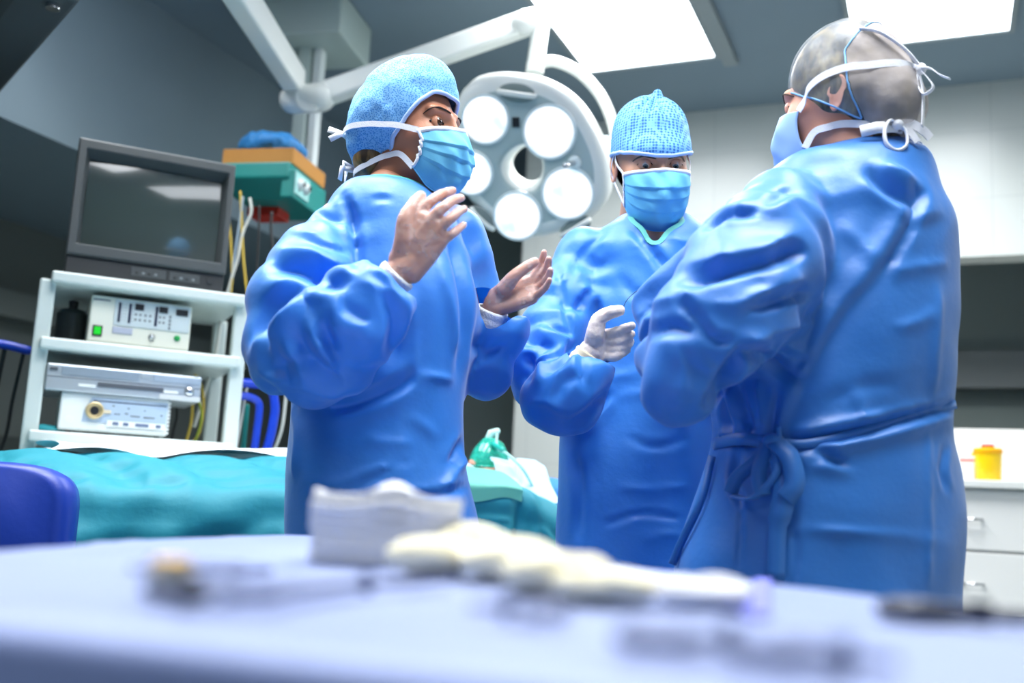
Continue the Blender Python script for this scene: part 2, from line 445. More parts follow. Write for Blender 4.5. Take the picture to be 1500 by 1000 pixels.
# grey ceiling strips beside the visible panel
s = rbox(MB(), 1.115, 1.175, -1.8, -.53, CEIL-.03, CEIL-.001).build('ceiling_rail', M_offpanel, bevel=.004)
tag(s, 'short grey rail on the ceiling right of the bright panel', 'rail')

# dark ventilation unit high on the left
t = thing('ventilation_unit', 'dark grey ventilation unit hanging in the upper left corner', 'air unit', W(20, 30, 2.95))
a0 = W(118, 4, 2.45); a1 = WZ(0, 138, a0.z); a2 = WZ(-60, -40, a0.z)
ex = (a1-a0); ex.z = 0; L = ex.length; ex.normalize(); ey = Vector((ex.y, -ex.x, 0));
if ey.dot(a2-a0) < 0: ey = -ey
zz = a0.z
M_unit = mat('dark_unit_paint', (70, 76, 78), .6, var=.05)
MB().box(a0+ex*L*.75+ey*.3+EZ*.14, (L*1.5, .6, .28), (ex, ey, EZ)).build('casing', M_unit, t, bevel=.012)
g = MB()
for k in range(9): g.box(a0+ex*(L*.93)+ey*(.03+.022*k)-EZ*.004, (.05, .008, .012), (ex, ey, EZ))
g.build('grille', M_black, t)
MB().box(a0+ex*.4+ey*.15-EZ*.006, (.9, .03, .014), (ex, ey, EZ)).build('seam_strip', mat('unit_seam', (58, 62, 62), .6), t, bevel=.003)
MB().cyl(a0+ex*.06+ey*.05-EZ*.014, a0+ex*.06+ey*.05+EZ*.01, .018).build('fixing_bolt', M_steel, t, ang=40)
for q in (.3, 1.2):
    MB().cyl(a0+ex*L*q+ey*.3+EZ*.25, Vector((a0+ex*L*q+ey*.3)[:2]+(CEIL,)), .015).build('hanger_rod', M_steel, t, smooth=True)

# ------------------------------------------------------------------ counter and drawers on the right
CV = -.48   # counter front
M_count = mat('counter_top', (214, 216, 212), .3)
t = thing('drawer_cabinet', 'white drawer cabinet against the tiled wall at the right edge', 'cabinet', R(2.0, -.24, 0))
rbox(MB(), .95, 3.38, CV+.02, -.006, .08, 1.07).build('carcass', M_lam, t, bevel=.004)
rbox(MB(), .95, 3.38, CV+.06, -.006, 0, .08).build('plinth', M_offpanel, t)
M_hand = mat('chrome', (190, 192, 195), .2, metal=1)
du = [.96, 1.40, 2.0, 2.62, 3.36]
for i in range(4):
    for z0, z1 in ((.10, .345), (.355, .60), (.61, .835), (.845, 1.065)):
        d = rbox(MB(), du[i]+.004, du[i+1]-.004, CV, CV+.02, z0, z1).build('drawer', M_lam, t, bevel=.003)
        hu = du[i]+.05; hz = (z0+z1)/2
        h = MB(); h.tube([R(hu-.035, CV, hz), R(hu-.035, CV-.025, hz), R(hu+.035, CV-.025, hz), R(hu+.035, CV, hz)], .005, 8)
        h.build('handle', M_hand, d, smooth=True)
o = rbox(MB(), .92, 3.39, CV-.03, -.006, 1.07, 1.10).build('worktop', M_count, bevel=.004); tag(o, 'pale worktop above the white drawers, carrying the yellow tub', 'counter')
o = rbox(MB(), .92, 3.39, -.026, -.006, 1.10, 1.33).build('backsplash', M_lam, bevel=.003); tag(o, 'white splashback panel standing behind the yellow tub', 'panel')

# yellow sharps tub
M_yel = mat('yellow_plastic', (250, 205, 0), .35)
M_red = mat('red_plastic', (196, 40, 24), .4)
c = WP(1448, 702, R(1.8, -.4, 1.1), E2); c.z = 1.10
t = thing('sharps_container', 'small yellow sharps tub with an orange lid on the worktop', 'container', c)
MB().lathe([(0, 0), (.042, 0), (.045, .004), (.048, .105), (.0, .105)], c, n=32).build('tub', M_yel, t, ang=40)
ld = MB().lathe([(0, .105), (.052, .105), (.053, .118), (.046, .124), (.02, .126), (0, .126)], c, n=32)
ld.build('lid', mat('orange_yellow_plastic', (248, 175, 0), .35), t, ang=40)
MB().lathe([(.0, .126), (.024, .126), (.022, .137), (0, .138)], c, n=24).build('inner_cap', M_red, t, ang=40)
MB().box(c+E1*-.05+EZ*.1, (.016, .02, .012), AXR).build('pour_lip', M_yel, t, bevel=.003)
# small black bottle by it and a white box at the edge of the gown
c2 = WP(1431, 700, R(1.8, -.3, 1.1), E2); c2.z = 1.10
t = thing('dark_bottle', 'small black bottle half hidden behind the yellow tub', 'bottle', c2)
MB().lathe([(0, 0), (.014, 0), (.015, .05), (.008, .06), (.008, .07), (0, .07)], c2, n=20).build('bottle_body', M_black, t, ang=40)
MB().lathe([(0, .07), (.009, .07), (.009, .082), (0, .082)], c2, n=16).build('cap', mat('brown_cap', (90, 40, 20), .4), t, ang=40)
c3 = WP(1417, 700, R(1.8, -.3, 1.1), E2); c3.z = 1.10
t = thing('medicine_box', 'small white box with a red band next to the gown at the worktop edge', 'box', c3)
MB().box(c3+EZ*.045, (.05, .04, .09), AXR).build('carton', M_white, t, bevel=.002)
MB().box(c3+EZ*.083-E2*.0003, (.0515, .041, .009), AXR).build('band', M_red, t)

# ------------------------------------------------------------------ ceiling pendant (supply boom)
M_boom = mat('boom_grey', (176, 192, 188), .4)
M_boomw = mat('boom_white', (220, 228, 228), .3)
M_teal = mat('teal_metal', (22, 128, 122), .4, var=.03)
PD = 3.9
cx = W(452, 150, PD); cc = Vector((cx.x, cx.y, CEIL))
t = thing('supply_pendant', 'grey ceiling supply pendant carrying the teal shelf behind the masked woman', 'ceiling pendant', cc)
m_ = MB()
bx = W(455, 58, PD); rot = math.radians(-12); bxx = Vector((math.cos(rot), math.sin(rot), 0)); byy = Vector((-bxx.y, bxx.x, 0))
m_.box(Vector((cc.x, cc.y, CEIL-.085)), (.36, .34, .17), (bxx, byy, EZ)); m_.build('canopy_box', M_boom, t, bevel=.01)
MB().box(Vector((cc.x-.015, cc.y, 2.42)), (.055, .09, .7), (bxx, byy, EZ)).build('column', M_boom, t, bevel=.006)
MB().box(Vector((cc.x+.035, cc.y-.02, 2.38)), (.035, .05, .66), (bxx, byy, EZ)).build('cable_duct', M_boomw, t, bevel=.006)
# teal head: a wide tray with sloping underside
yA = PD-.45
s0 = W(330, 246, yA); s1 = W(424, 236, yA-.05); s2 = W(484, 275, yA+.25)
ux = (s1-s0); ux.z = 0; ux.normalize(); uy = Vector((-ux.y, ux.x, 0)); wx = (s1-s0).length+.05; ztop = s1.z
base = Vector((s1.x, s1.y, 0))-ux*wx
def TP(a, b, z): return base+ux*a+uy*b+EZ*z
dpt = .34
q = MB()
rings = []
for z, ins in ((ztop, 0), (ztop-.055, 0), (ztop-.115, .07)):
    rings.append([TP(ins, ins, z), TP(wx-ins*.5, ins, z), TP(wx-ins*.2, dpt, z), TP(ins, dpt, z)])
q.loft(rings[::-1]); tr = q.build('shelf_tray', M_teal, t, bevel=.006)
k = MB().box(TP(wx-.005, .14, ztop-.075), (.05, .26, .10), (ux, uy, EZ)); k.build('outlet_box', M_teal, t, bevel=.006)
M_sock = mat('socket_plate', (150, 200, 196), .4)
sp = MB().box(TP(wx+.023, .07, ztop-.07), (.004, .12, .08), (ux, uy, EZ)).build('outlet_plate', M_sock, t, bevel=.002)
for b in (.045, .095):
    MB().lathe([(0, .018), (.012, .018), (.015, .012), (.020, .008), (.022, 0)], TP(wx+.025, b, ztop-.07), ux, n=20).build('gas_outlet', M_white, sp, ang=40)
    MB().lathe([(0, .004), (.009, .004), (.009, 0)], TP(wx+.041, b, ztop-.07), ux, n=16).build('outlet_core', M_black, sp, ang=40)
MB().box(TP(wx*.45, .2, ztop-.13), (.12, .10, .035), (ux, uy, EZ)).build('socket_strip', M_red, t, bevel=.003)
M_ycab = mat('yellow_cable', (196, 168, 60), .5); M_wcab = mat('white_cable', (205, 208, 200), .5); M_kcab = mat('black_cable', (24, 28, 30), .5); M_bcab = mat('grey_cable', (150, 170, 185), .5)
def cable(px, r, m_, par, name='cable', d=PD-.5):
    P = [W(p[0], p[1], p[2] if len(p) > 2 else d) for p in px]
    return MB().tube(spline(P, 8), r, 8).build(name, m_, par, smooth=True)
yl = 'hanging yellow cable'
lab(cable([(330, 268), (333, 300), (338, 350), (340, 400), (338, 430)], .004, M_ycab, t), yl)
lab(cable([(352, 280), (354, 320), (356, 370), (362, 430), (370, 490), (372, 520)], .004, M_ycab, t), yl)
lab(cable([(366, 290), (368, 312), (356, 340), (348, 380), (340, 405), (330, 440)], .005, M_wcab, t), 'hanging white cable')
lab(cable([(356, 288), (352, 320), (346, 360), (340, 400), (336, 440)], .004, M_bcab, t), 'hanging grey cable')
lab(cable([(380, 300), (379, 340), (376, 400), (372, 470), (372, 540)], .004, M_kcab, t), 'hanging black cable')
lab(cable([(398, 310), (397, 335), (400, 370), (404, 420)], .005, M_kcab, t), 'hanging black cable')
# things on the tray
M_tan = mat('tan_cardboard', (176, 122, 52), .7, var=.06)
o = MB().box(TP(wx/2+.012, dpt/2+.0, ztop+.03), (wx*.93, dpt*.86, .058), (ux, uy, EZ)).build('cardboard_box', M_tan, bevel=.004)
tag(o, 'flat tan cardboard box on the teal pendant shelf', 'box')
zb = ztop+.06
bl = MB().ball(TP(wx*.52, dpt*.45, zb+.036), (wx*.40, dpt*.36, .052), 40, 20, Matrix((ux, uy, EZ)).transposed())
V, F = remeshed(bl, .008, 1)
V = crumple(V, F, .22, it=90, lo=-.02, hi=.02, bend=.06, seed=3, amp=.012, freq=26)
V[:, 2] = np.maximum(V[:, 2], zb)
M_blue_cloth = mat('blue_wrap', (44, 126, 190), .6, bump=.2, bscale=90)
o = finish(to_mesh(V, F, 'blue_wrap'), 'wrapped_bundle', M_blue_cloth, smooth=True); tag(o, 'crumpled blue cloth bundle on the tan cardboard box', 'bundle')

# ------------------------------------------------------------------ surgical lamp
M_lampw = mat('lamp_white', (226, 230, 226), .3, var=.01)
M_lampface = mat('lamp_face', (168, 186, 186), .35)
M_lens = mat('lamp_lens', (248, 252, 255), .2, emit=3)
def facet_emission(m):
    nt = m.node_tree; p = nt.nodes['Principled BSDF']; tc = nt.nodes.new('ShaderNodeTexCoord')
    v = nt.nodes.new('ShaderNodeTexVoronoi'); v.inputs['Scale'].default_value = 26; n = nt.nodes.new('ShaderNodeTexNoise'); n.inputs['Scale'].default_value = 16
    nt.links.new(tc.outputs['Object'], n.inputs['Vector']); nt.links.new(n.outputs['Color'], v.inputs['Vector'])
    v.inputs['Scale'].default_value = 5
    r = nt.nodes.new('ShaderNodeValToRGB'); e = r.color_ramp.elements; e[0].position = .30; e[0].color = (.42, .70, .86, 1); e[1].position = .46; e[1].color = (1, 1, 1, 1)
    nt.links.new(n.outputs['Fac'], r.inputs[0]); nt.links.new(r.outputs[0], p.inputs['Emission Color'])
facet_emission(M_lens); M_lens.node_tree.nodes['Principled BSDF'].inputs['Emission Strength'].default_value = 1.0
M_lensrim = mat('lens_rim', (225, 238, 240), .2)
LD = 3.15
LC = W(768, 232, LD)
LN = Vector((-.20, -.86, -.46)).normalized()
t = thing('surgical_lamp', 'large round white surgical lamp with five lit lenses on a jointed ceiling arm', 'surgical lamp', W(780, 40, LD+.1))
def LPt(px, py, off=0): return WP(px, py, LC, LN)+LN*off
out = [(672, 133), (694, 114), (729, 107), (767, 110), (802, 119), (834, 138), (858, 164), (876, 195), (888, 225), (894, 254), (893, 281), (883, 303), (861, 324), (834, 339), (802, 349), (770, 352), (743, 345), (716, 327), (686, 299), (664, 265), (655, 230), (655, 190), (661, 155)]
out = [tuple(p) for p in spline(out+[out[0]], 4)][:-1]
cen = Vector((0, 0, 0))
OP = [LPt(*p) for p in out]
for p in OP: cen += p/len(OP)
hole = [(765+30*math.cos(a)+0, 246+33*math.sin(a)+6*math.sin(a)*math.cos(a)) for a in [2*PI*k/len(out)+math.atan2(out[0][1]-246, out[0][0]-765) for k in range(len(out))]]
HP = [LPt(*p) for p in hole]
def shr(P, c, s, off): return [c+(p-c)*s+LN*off for p in P]
hc = Vector((0, 0, 0))
for p in HP: hc += p/len(HP)
# rings from the inner hole (front) over the face, round the rim and along the back to the hole again
rg = [shr(HP, hc, .80, -.11), shr(HP, hc, .86, -.05), shr(HP, hc, 1.06, -.006), shr(HP, hc, 1.3, 0)]
rg += [shr(OP, cen, .80, 0), shr(OP, cen, .90, -.004), shr(OP, cen, .955, -.016), shr(OP, cen, .985, -.035), shr(OP, cen, 1.0, -.06), shr(OP, cen, .985, -.085), shr(OP, cen, .90, -.115), shr(OP, cen, .6, -.135), shr(HP, hc, .95, -.13), shr(HP, hc, .80, -.11)]
hb = MB()
for i in range(len(rg)-1):
    hb.loft([rg[i], rg[i+1]], 1 if i in (2, 3) else 0, cap=False)
me_h = hb.build('lamp_head', [M_lampw, M_lampface], t, smooth=True)
bm = bmesh.new(); bm.from_mesh(me_h.data); bmesh.ops.remove_doubles(bm, verts=bm.verts, dist=.0004); bmesh.ops.recalc_face_normals(bm, faces=bm.faces); bm.to_mesh(me_h.data); bm.free()
lu = (LPt(868, 232)-LPt(668, 232)).normalized(); lv = LN.cross(lu)
LENS = [(711, 175, 33), (805, 193, 36), (690, 253, 31), (832, 283, 36), (758, 316, 34)]
for (x, y, r) in LENS:
    c = LPt(x, y); rr = r*LD/1500*1.10
    b = MB(); b.lathe([(rr*1.05, -.02), (rr*1.06, .004), (rr*1.02, .009), (rr*.97, .006)], c, LN, 40)
    rim = b.build('lens_rim', M_lensrim, t, smooth=True)
    b = MB(); b.lathe([(rr*.99, .004), (rr*.8, .012), (rr*.5, .019), (rr*.2, .022), (0, .0225)], c, LN, 40)
    b.build('lens', M_lens, t, smooth=True)
# recessed grips, sensor and turning knob
M_recess = mat('lamp_recess', (118, 134, 134), .4)
for (x, y, ang, w_) in ((757, 137, 8, 58), (707, 320, 44, 48), (843, 333, -30, 52)):
    c = LPt(x, y); a = math.radians(ang); e = LPt(x+50*math.cos(a), y+50*math.sin(a))-c; e.normalize(); f_ = LN.cross(e); L = w_*LD/1500/2
    M3 = Matrix((e, f_, LN)).transposed()
    MB().ball(c-LN*.004, (L*1.05, L*.52, .010), 32, 12, M3).build('grip_recess', M_recess, t, smooth=True)
    ptsg = [c+e*(L*.95*math.cos(q))+f_*(0)+LN*(.004+.020*math.sin(q)) for q in [PI*k/14 for k in range(15)]]
    MB().tube(ptsg, .0085, 10, dome=True).build('grip_bar', M_lampw, t, smooth=True)
c = LPt(756, 179); e1 = lu
MB().box(c+LN*.003, (.024, .032, .006), (lu, lv, LN)).build('sensor_window', M_black, t, bevel=.002)
c = LPt(842, 238)
MB().lathe([(.022, -.002), (.022, .006), (.014, .010), (0, .010)], c, LN, 24).build('knob_base', M_lensrim, t, smooth=True)
MB().tube([c, c+LN*.04+lu*-.012, c+LN*.062+lu*-.018], [.009, .010, .010], 14, dome=True).build('knob', M_steel, t, smooth=True)
# arms
AD = LD+.22
def arm(pts, r, name, m_=M_lampw, flat=1, n=16, up=None, d=AD):
    P = [W(p[0], p[1], p[2] if len(p) > 2 else d) for p in pts]
    if len(P) > 2: P = [Vector(p) for p in spline(P, 8)]
    return MB().tube(P, r, n, flat=flat, dome=True, up=up).build(name, m_, t, smooth=True)
arm([(880, 212, LD+.10), (905, 222, LD+.12)], .028, 'yoke_pivot')
MB().tube([W(884, 214, LD+.08), W(893, 217, LD+.10)], [.036, .036], 24).build('pivot_collar', M_lensrim, t, ang=40)
arm([(787, 94), (812, 90), (845, 104), (874, 132), (892, 165), (901, 195), (905, 222, LD+.12)], .0195, 'yoke_arm')
arm([(793, 30), (784, 96)], .030, 'down_tube')
MB().tube([W(784.5, 92, AD), W(783, 107, AD)], [.0315, .0315], 24).build('tube_collar', M_lampw, t, ang=40)
arm([(768, 34, AD-.01), (790, 30, AD+.01)], .047, 'elbow_joint')
ARMD = PD-.35
def boxarm(p, q, h, w_, name, m_=M_lampw):
    p = Vector(p); q = Vector(q); x = (q-p); L = x.length; x.normalize(); y = x.cross(EZ).normalized(); z = y.cross(x).normalized()*-1
    return MB().box((p+q)/2, (L, w_, h), (x, y, z)).build(name, m_, t, bevel=.012, seg=3)
boxarm(W(452, 146, ARMD), W(770, 34, AD), .082, .06, 'spring_arm')
arm([(430, 146, ARMD), (470, 143, ARMD-.02)], .052, 'arm_joint')
MB().lathe([(.050, 0), (.050, .012), (.044, .018), (0, .018)], W(452, 146, ARMD-.035), (.1, -1, -.1), 32).build('joint_cover', M_lampw, t, ang=35)
boxarm(W(434, 122, ARMD), W(318, -60, ARMD-.9), .10, .07, 'extension_arm', M_lampw)
boxarm(W(430, 118, ARMD), W(428, 160, ARMD), .06, .06, 'joint_block')

# ------------------------------------------------------------------ endoscopy tower
A_T = math.radians(25); T1 = Vector((math.cos(A_T), math.sin(A_T), 0)); T2 = Vector((-math.sin(A_T), math.cos(A_T), 0)); AXT = (T1, T2, EZ)
T0 = Vector((-1.274, 2.75, 0)); TW = .53
def T(u, w_, z): return T0+T1*u+T2*w_+EZ*z
def tbox(mb, u0, u1, w0, w1, z0, z1, mi=0): return mb.box(T((u0+u1)/2, (w0+w1)/2, (z0+z1)/2), (u1-u0, w1-w0, z1-z0), AXT, mi)
t = thing('equipment_trolley', 'white shelved equipment trolley holding devices under the dark monitor', 'trolley', T(TW/2, .25, 0))
M_trol = mat('trolley_white', (200, 211, 207), .35)
TD = .46
for u0 in (-.022, TW-.02):
    for w0 in (.03, TD-.06):
        tbox(MB(), u0, u0+.042, w0, w0+.042, .09, 1.475).build('post', M_trol, t, bevel=.006)
for z in (.32, .70, 1.057, 1.31, 1.495):
    tbox(MB(), .006 if z > 1.4 else -.004, TW+.004, 0, TD, z-.032, z).build('shelf', M_trol, t, bevel=.006)
for u0 in (-.03, TW-.03):
    tbox(MB(), u0, u0+.06, -.03, TD+.03, .065, .11).build('foot', M_trol, t, bevel=.008)
    for w0 in (.0, TD):
        k = MB(); c = T(u0+.03, w0, .034); k.cyl(c-T1*.014, c+T1*.014, .033, n=24); k.build('caster', M_black, t, ang=40)
M_bluetube = mat('blue_tube', (20, 62, 190), .3)
def ttube(pts, r, name, m_=M_bluetube, par=None):
    return MB().tube(spline([T(*p) for p in pts], 8), r, 12, dome=True).build(name, m_, par or t, smooth=True)
ttube([(TW, .1, 1.20), (TW+.05, .1, 1.205), (TW+.085, .1, 1.19), (TW+.09, .1, 1.15), (TW+.085, .1, 1.04), (TW+.08, .1, .98)], .012, 'side_handle')
ttube([(TW, .1, 1.0), (TW+.06, .1, .995), (TW+.105, .1, 1.01), (TW+.125, .1, 1.06), (TW+.135, .1, 1.13), (TW+.135, .1, 1.19), (TW+.11, .1, 1.24), (TW+.02, .1, 1.245)], .014, 'side_handle')
ttube([(-.03, .2, 1.29), (-.10, .2, 1.30), (-.2, .2, 1.30)], .013, 'side_handle')
lab(ttube([(-.04, .205, 1.295), (-.055, .25, 1.15), (-.06, .25, 1.05), (-.08, .25, .95)], .005, 'cable', M_kcab), 'black cable')
lab(ttube([(-.09, .205, 1.30), (-.10, .25, 1.15), (-.09, .25, 1.08), (-.12, .25, 1.0)], .006, 'cable', M_kcab), 'black cable')
lab(ttube([(.44, .3, 1.29), (.47, .3, 1.25), (.485, .3, 1.18), (.48, .3, 1.1), (.46, .3, 1.06)], .0045, 'cable', M_ycab), 'yellow cable')
lab(ttube([(.42, .28, 1.26), (.445, .28, 1.2), (.45, .28, 1.13), (.44, .28, 1.06)], .0045, 'cable', M_ycab), 'yellow cable')
lab(ttube([(.43, .2, 1.22), (.462, .2, 1.17), (.468, .2, 1.12), (.455, .2, 1.06)], .004, 'cable', mat('green_yellow_cable', (150, 160, 40), .5)), 'green and yellow cable')
lab(ttube([(.40, .4, 1.24), (.42, .4, 1.16), (.415, .4, 1.1), (.41, .4, 1.06)], .004, 'cable', M_kcab), 'black cable')
lab(ttube([(.52, .35, 1.46), (.515, .35, 1.36), (.50, .35, 1.27), (.47, .35, 1.12)], .006, 'cable', M_wcab), 'white cable')
lab(ttube([(TW+.055, .14, 1.24), (TW+.045, .14, 1.12), (TW+.035, .14, 1.0), (TW+.03, .14, .9)], .004, 'cable', M_wcab), 'white cable')
lab(ttube([(TW+.19, .2, 1.23), (TW+.185, .2, 1.12), (TW+.16, .2, 1.03), (TW+.14, .2, .95)], .005, 'cable', M_wcab), 'white cable')
lab(tbox(MB(), TW+.065, TW+.08, .2, .22, 1.04, 1.19).build('side_clip', M_teal, t, bevel=.004), 'teal clip')
# round steel canister at the back of the middle shelf
c = T(.075, .22, 1.31)
k = thing('metal_canister', 'dark metal canister left of the cream control box on the shelf', 'canister', c)
MB().lathe([(0, 0), (.045, 0), (.045, .012), (.043, .014), (.043, .10), (.03, .115), (0, .118)], c, n=28).build('canister_body', mat('dark_metal', (70, 76, 78), .4, metal=.4), k, ang=40)
MB().lathe([(.0455, .008), (.047, .012), (.0455, .016)], c, n=28).build('foot_ring', M_steel, k, smooth=True)
MB().lathe([(0, .118), (.012, .118), (.014, .14), (0, .145)], c, n=20).build('lid_knob', M_black, k, ang=40)
# teal cloth scrap on the bottom shelf
mb = MB().ball(T(.05, .1, 1.062), (.055, .05, .014), 28, 12)
V, F = remeshed(mb, .005, 1); V = crumple(V, F, .2, it=60, lo=-.004, hi=.018, seed=8, amp=.006, freq=40); V[:, 2] = np.maximum(V[:, 2], 1.0575)
M_tealcloth = mat('teal_cloth', (40, 150, 160), .7)
tag(finish(to_mesh(V, F, 'cloth'), 'folded_cloth', M_tealcloth, smooth=True), 'small teal cloth on the lowest visible trolley shelf', 'cloth')

# insufflator-like control box
M_cream = mat('cream_case', (224, 226, 212), .4); M_face = mat('pale_grey_face', (196, 208, 210), .4); M_grey = mat('mid_grey', (120, 128, 132), .4)
M_green = mat('green_lamp', (20, 200, 40), .4, emit=.35); M_greenb = mat('green_button', (20, 160, 80), .4); M_navy = mat('navy_print', (40, 50, 72), .4)
def front(par, u0, u1, z0, z1, w0, name, m_, th=.003, bev=.001, dz0=0):
    return tbox(MB(), u0, u1, w0-th, w0, z0, z1).build(name, m_, par, bevel=bev)
class Marks:
    def __init__(s, par): s.par = par
    def add(s, *a): pass
    def box(s, *a): MB().box(*a).build('printed_mark', M_grey, s.par)
    def cyl(s, a, b, r, n=12): MB().cyl(a, b, r, n=n).build('key', M_grey, s.par, ang=40)
wI = .045
k = thing('control_box', 'cream control box with slider displays and a green lamp on the middle shelf', 'medical device', T(.25, .2, 1.31))
tbox(MB(), .115, .39, wI, wI+.3, 1.316, 1.448).build('casing', M_cream, k, bevel=.005)
for u in (.14, .36):
    for w_ in (.08, .3): MB().cyl(T(u, w_, 1.31), T(u, w_, 1.318), .01).build('foot', M_black, k)
front(k, .178, .386, 1.368, 1.443, wI, 'display_panel', M_face)
for u in (.188, .216, .288): front(k, u, u+.007, 1.378, 1.434, wI-.003, 'slider_slot', M_navy)
for u0, u1, z0, z1 in ((.232, .256, 1.418, 1.436), (.298, .322, 1.418, 1.436), (.345, .378, 1.416, 1.434)): front(k, u0, u1, z0, z1, wI-.003, 'readout', M_black)
ib = Marks(k)
for u in (.198, .206, .2265): 
    for z in range(6): tbox(ib, u, u+.003, wI-.0042, wI-.003, 1.384+z*.009, 1.3855+z*.009)
for u in (.236, .248, .262, .275, .302, .313):
    for z in (1.39, 1.405): ib.cyl(T(u, wI-.0042, z), T(u, wI-.003, z), .0035, n=12)
tbox(ib, .120, .165, wI-.0012, wI, 1.434, 1.438)
for q in range(4): tbox(ib, .327, .333, wI-.0042, wI-.003, 1.372+q*.011, 1.380+q*.011)

front(k, .178, .232, 1.345, 1.364, wI, 'label_plate', mat('lilac_label', (178, 184, 200), .4))
g = front(k, .126, .152, 1.332, 1.362, wI, 'switch_frame', M_black, .004); front(k, .130, .148, 1.336, 1.358, wI-.004, 'power_switch', M_green, .003)
MB().lathe([(0, .012), (.004, .012), (.006, .008), (.009, .006), (.010, 0)], T(.285, wI, 1.345), -T2, 20).build('gas_port', M_steel, k, smooth=True)
MB().lathe([(0, .006), (.007, .006), (.009, 0)], T(.355, wI, 1.350), -T2, 20).build('start_button', M_greenb, k, smooth=True)
# light source
wL = .035
k = thing('light_source_unit', 'white light source unit with a round brass socket on the lowest visible shelf', 'medical device', T(.2, .2, 1.057))
tbox(MB(), .066, .352, wL, wL+.32, 1.064, 1.168).build('casing', M_white, k, bevel=.006)
for u in (.09, .33):
    for w_ in (.07, .3): MB().cyl(T(u, w_, 1.057), T(u, w_, 1.066), .01).build('foot', M_black, k)
pp = MB(); P0 = [T(.125, wL, 1.09), T(.348, wL, 1.09), T(.348, wL, 1.158), T(.145, wL, 1.158), T(.128, wL, 1.12)]
pp.prism(P0, -T2*.003); pp.build('control_panel', mat('blue_grey_panel', (164, 184, 204), .4), k)
front(k, .19, .345, 1.081, 1.098, wL-.003, 'button_strip', M_white, .002)
front(k, .150, .345, 1.148, 1.151, wL-.003, 'navy_line', M_navy, .001)
so = MB().lathe([(.024, 0), (.024, .010), (.020, .012), (.018, .008), (.012, .004), (0, .004)], T(.155, wL-.003, 1.122), -T2, 32).build('light_socket', mat('brass', (196, 178, 134), .35, metal=.35), k, ang=35)
MB().lathe([(0, .0075), (.011, .0075), (.011, .002)], T(.155, wL-.003, 1.122), -T2, 20).build('socket_core', M_black, so, ang=40)
MB().box(T(.188, wL-.006, 1.121), (.02, .006, .010), AXT).build('socket_latch', mat('pale_brass', (206, 196, 170), .4), k, bevel=.002)
for u, hw in ((.213, .008), (.24, .007), (.283, .018), (.327, .007)):
    MB().box(T(u, wL-.006, 1.0905), (hw*2, .003, .009), AXT).build('push_button', mat('slate_button', (96, 112, 140), .4), k, bevel=.002)
ib = Marks(k)
for u, z, l in ((.208, 1.115, .006), (.216, 1.115, .006), (.235, 1.118, .008), (.25, 1.112, .025), (.285, 1.111, .03), (.33, 1.12, .006), (.24, 1.133, .006), (.285, 1.130, .004), (.20, 1.137, .006)):
    tbox(ib, u, u+l, wL-.0042, wL-.003, z, z+.004)

MB().lathe([(.012, 0), (.012, .0015), (0, .0015)], T(.093, wL, 1.094), -T2, 24).build('round_mark', M_cream, k, ang=40)
fn = MB()
for q in range(9): tbox(fn, .352, .357, wL+.004, wL+.3, 1.072+q*.0105, 1.078+q*.0105)
fn.build('cooling_fin', M_white, k)
# silver recorder lying on it
k = thing('video_recorder', 'slim silver video recorder lying across the light source unit', 'recorder', T(.23, .2, 1.168))
M_silver = mat('silver_plastic', (176, 186, 192), .3, metal=.35); M_silverd = mat('dark_silver', (92, 98, 104), .3, metal=.3)
tbox(MB(), .022, .432, .02, .30, 1.1685, 1.242).build('casing', M_silver, k, bevel=.004)
front(k, .060, .262, 1.214, 1.238, .02, 'tape_flap', mat('flap_silver', (150, 164, 176), .3, metal=.3))
front(k, .266, .298, 1.222, 1.236, .02, 'button_group', M_silver)
front(k, .300, .430, 1.218, 1.236, .02, 'disc_tray', mat('tray_silver', (170, 184, 196), .3, metal=.3))
front(k, .024, .430, 1.205, 1.2075, .02, 'groove', M_silverd, .001)
front(k, .155, .33, 1.188, 1.201, .02, 'display_window', M_silverd)
front(k, .03, .05, 1.222, 1.232, .02, 'power_key', M_silverd)
front(k, .105, .15, 1.184, 1.192, .02, 'key_row', M_white, .002); front(k, .33, .37, 1.186, 1.194, .02, 'key_row', M_white, .002)
front(k, .32, .432, 1.1685, 1.182, .02, 'lower_flap', mat('pale_silver', (206, 210, 208), .3, metal=.2), .006)
MB().lathe([(0, .012), (.010, .012), (.013, .008), (.014, 0)], T(.40, .02, 1.197), -T2, 28).build('jog_dial', M_steel, k, smooth=True)
# CRT monitor
k = thing('video_monitor', 'dark grey tube monitor with a blank screen on top of the white trolley', 'monitor', T(.25, .2, 1.495))
M_crt = mat('monitor_grey', (66, 72, 74), .5, bump=.05, bscale=300); M_crtd = mat('monitor_dark', (40, 44, 46), .5)
u0, u1, z0, z1, wf = .034, .472, 1.553, 1.892, .03
tbox(MB(), u0+.002, u1-.002, wf+.012, wf+.20, 1.495, z0+.01).build('control_base', M_crtd, k, bevel=.004)
bz = MB(); iu0, iu1, iz0, iz1 = u0+.034, u1-.028, z0+.040, z1-.048
def fr(a0, a1, b0, b1, w_): return [T(a0, w_, b0), T(a1, w_, b0), T(a1, w_, b1), T(a0, w_, b1)]
bz.loft([fr(u0, u1, z0, z1, wf+.09), fr(u0, u1, z0, z1, wf+.004), fr(u0+.003, u1-.003, z0+.003, z1-.003, wf), fr(iu0-.012, iu1+.012, iz0-.008, iz1+.02, wf), fr(iu0, iu1, iz0, iz1, wf+.045)], cap=False)
bz.build('bezel', M_crt, k, bevel=.002)
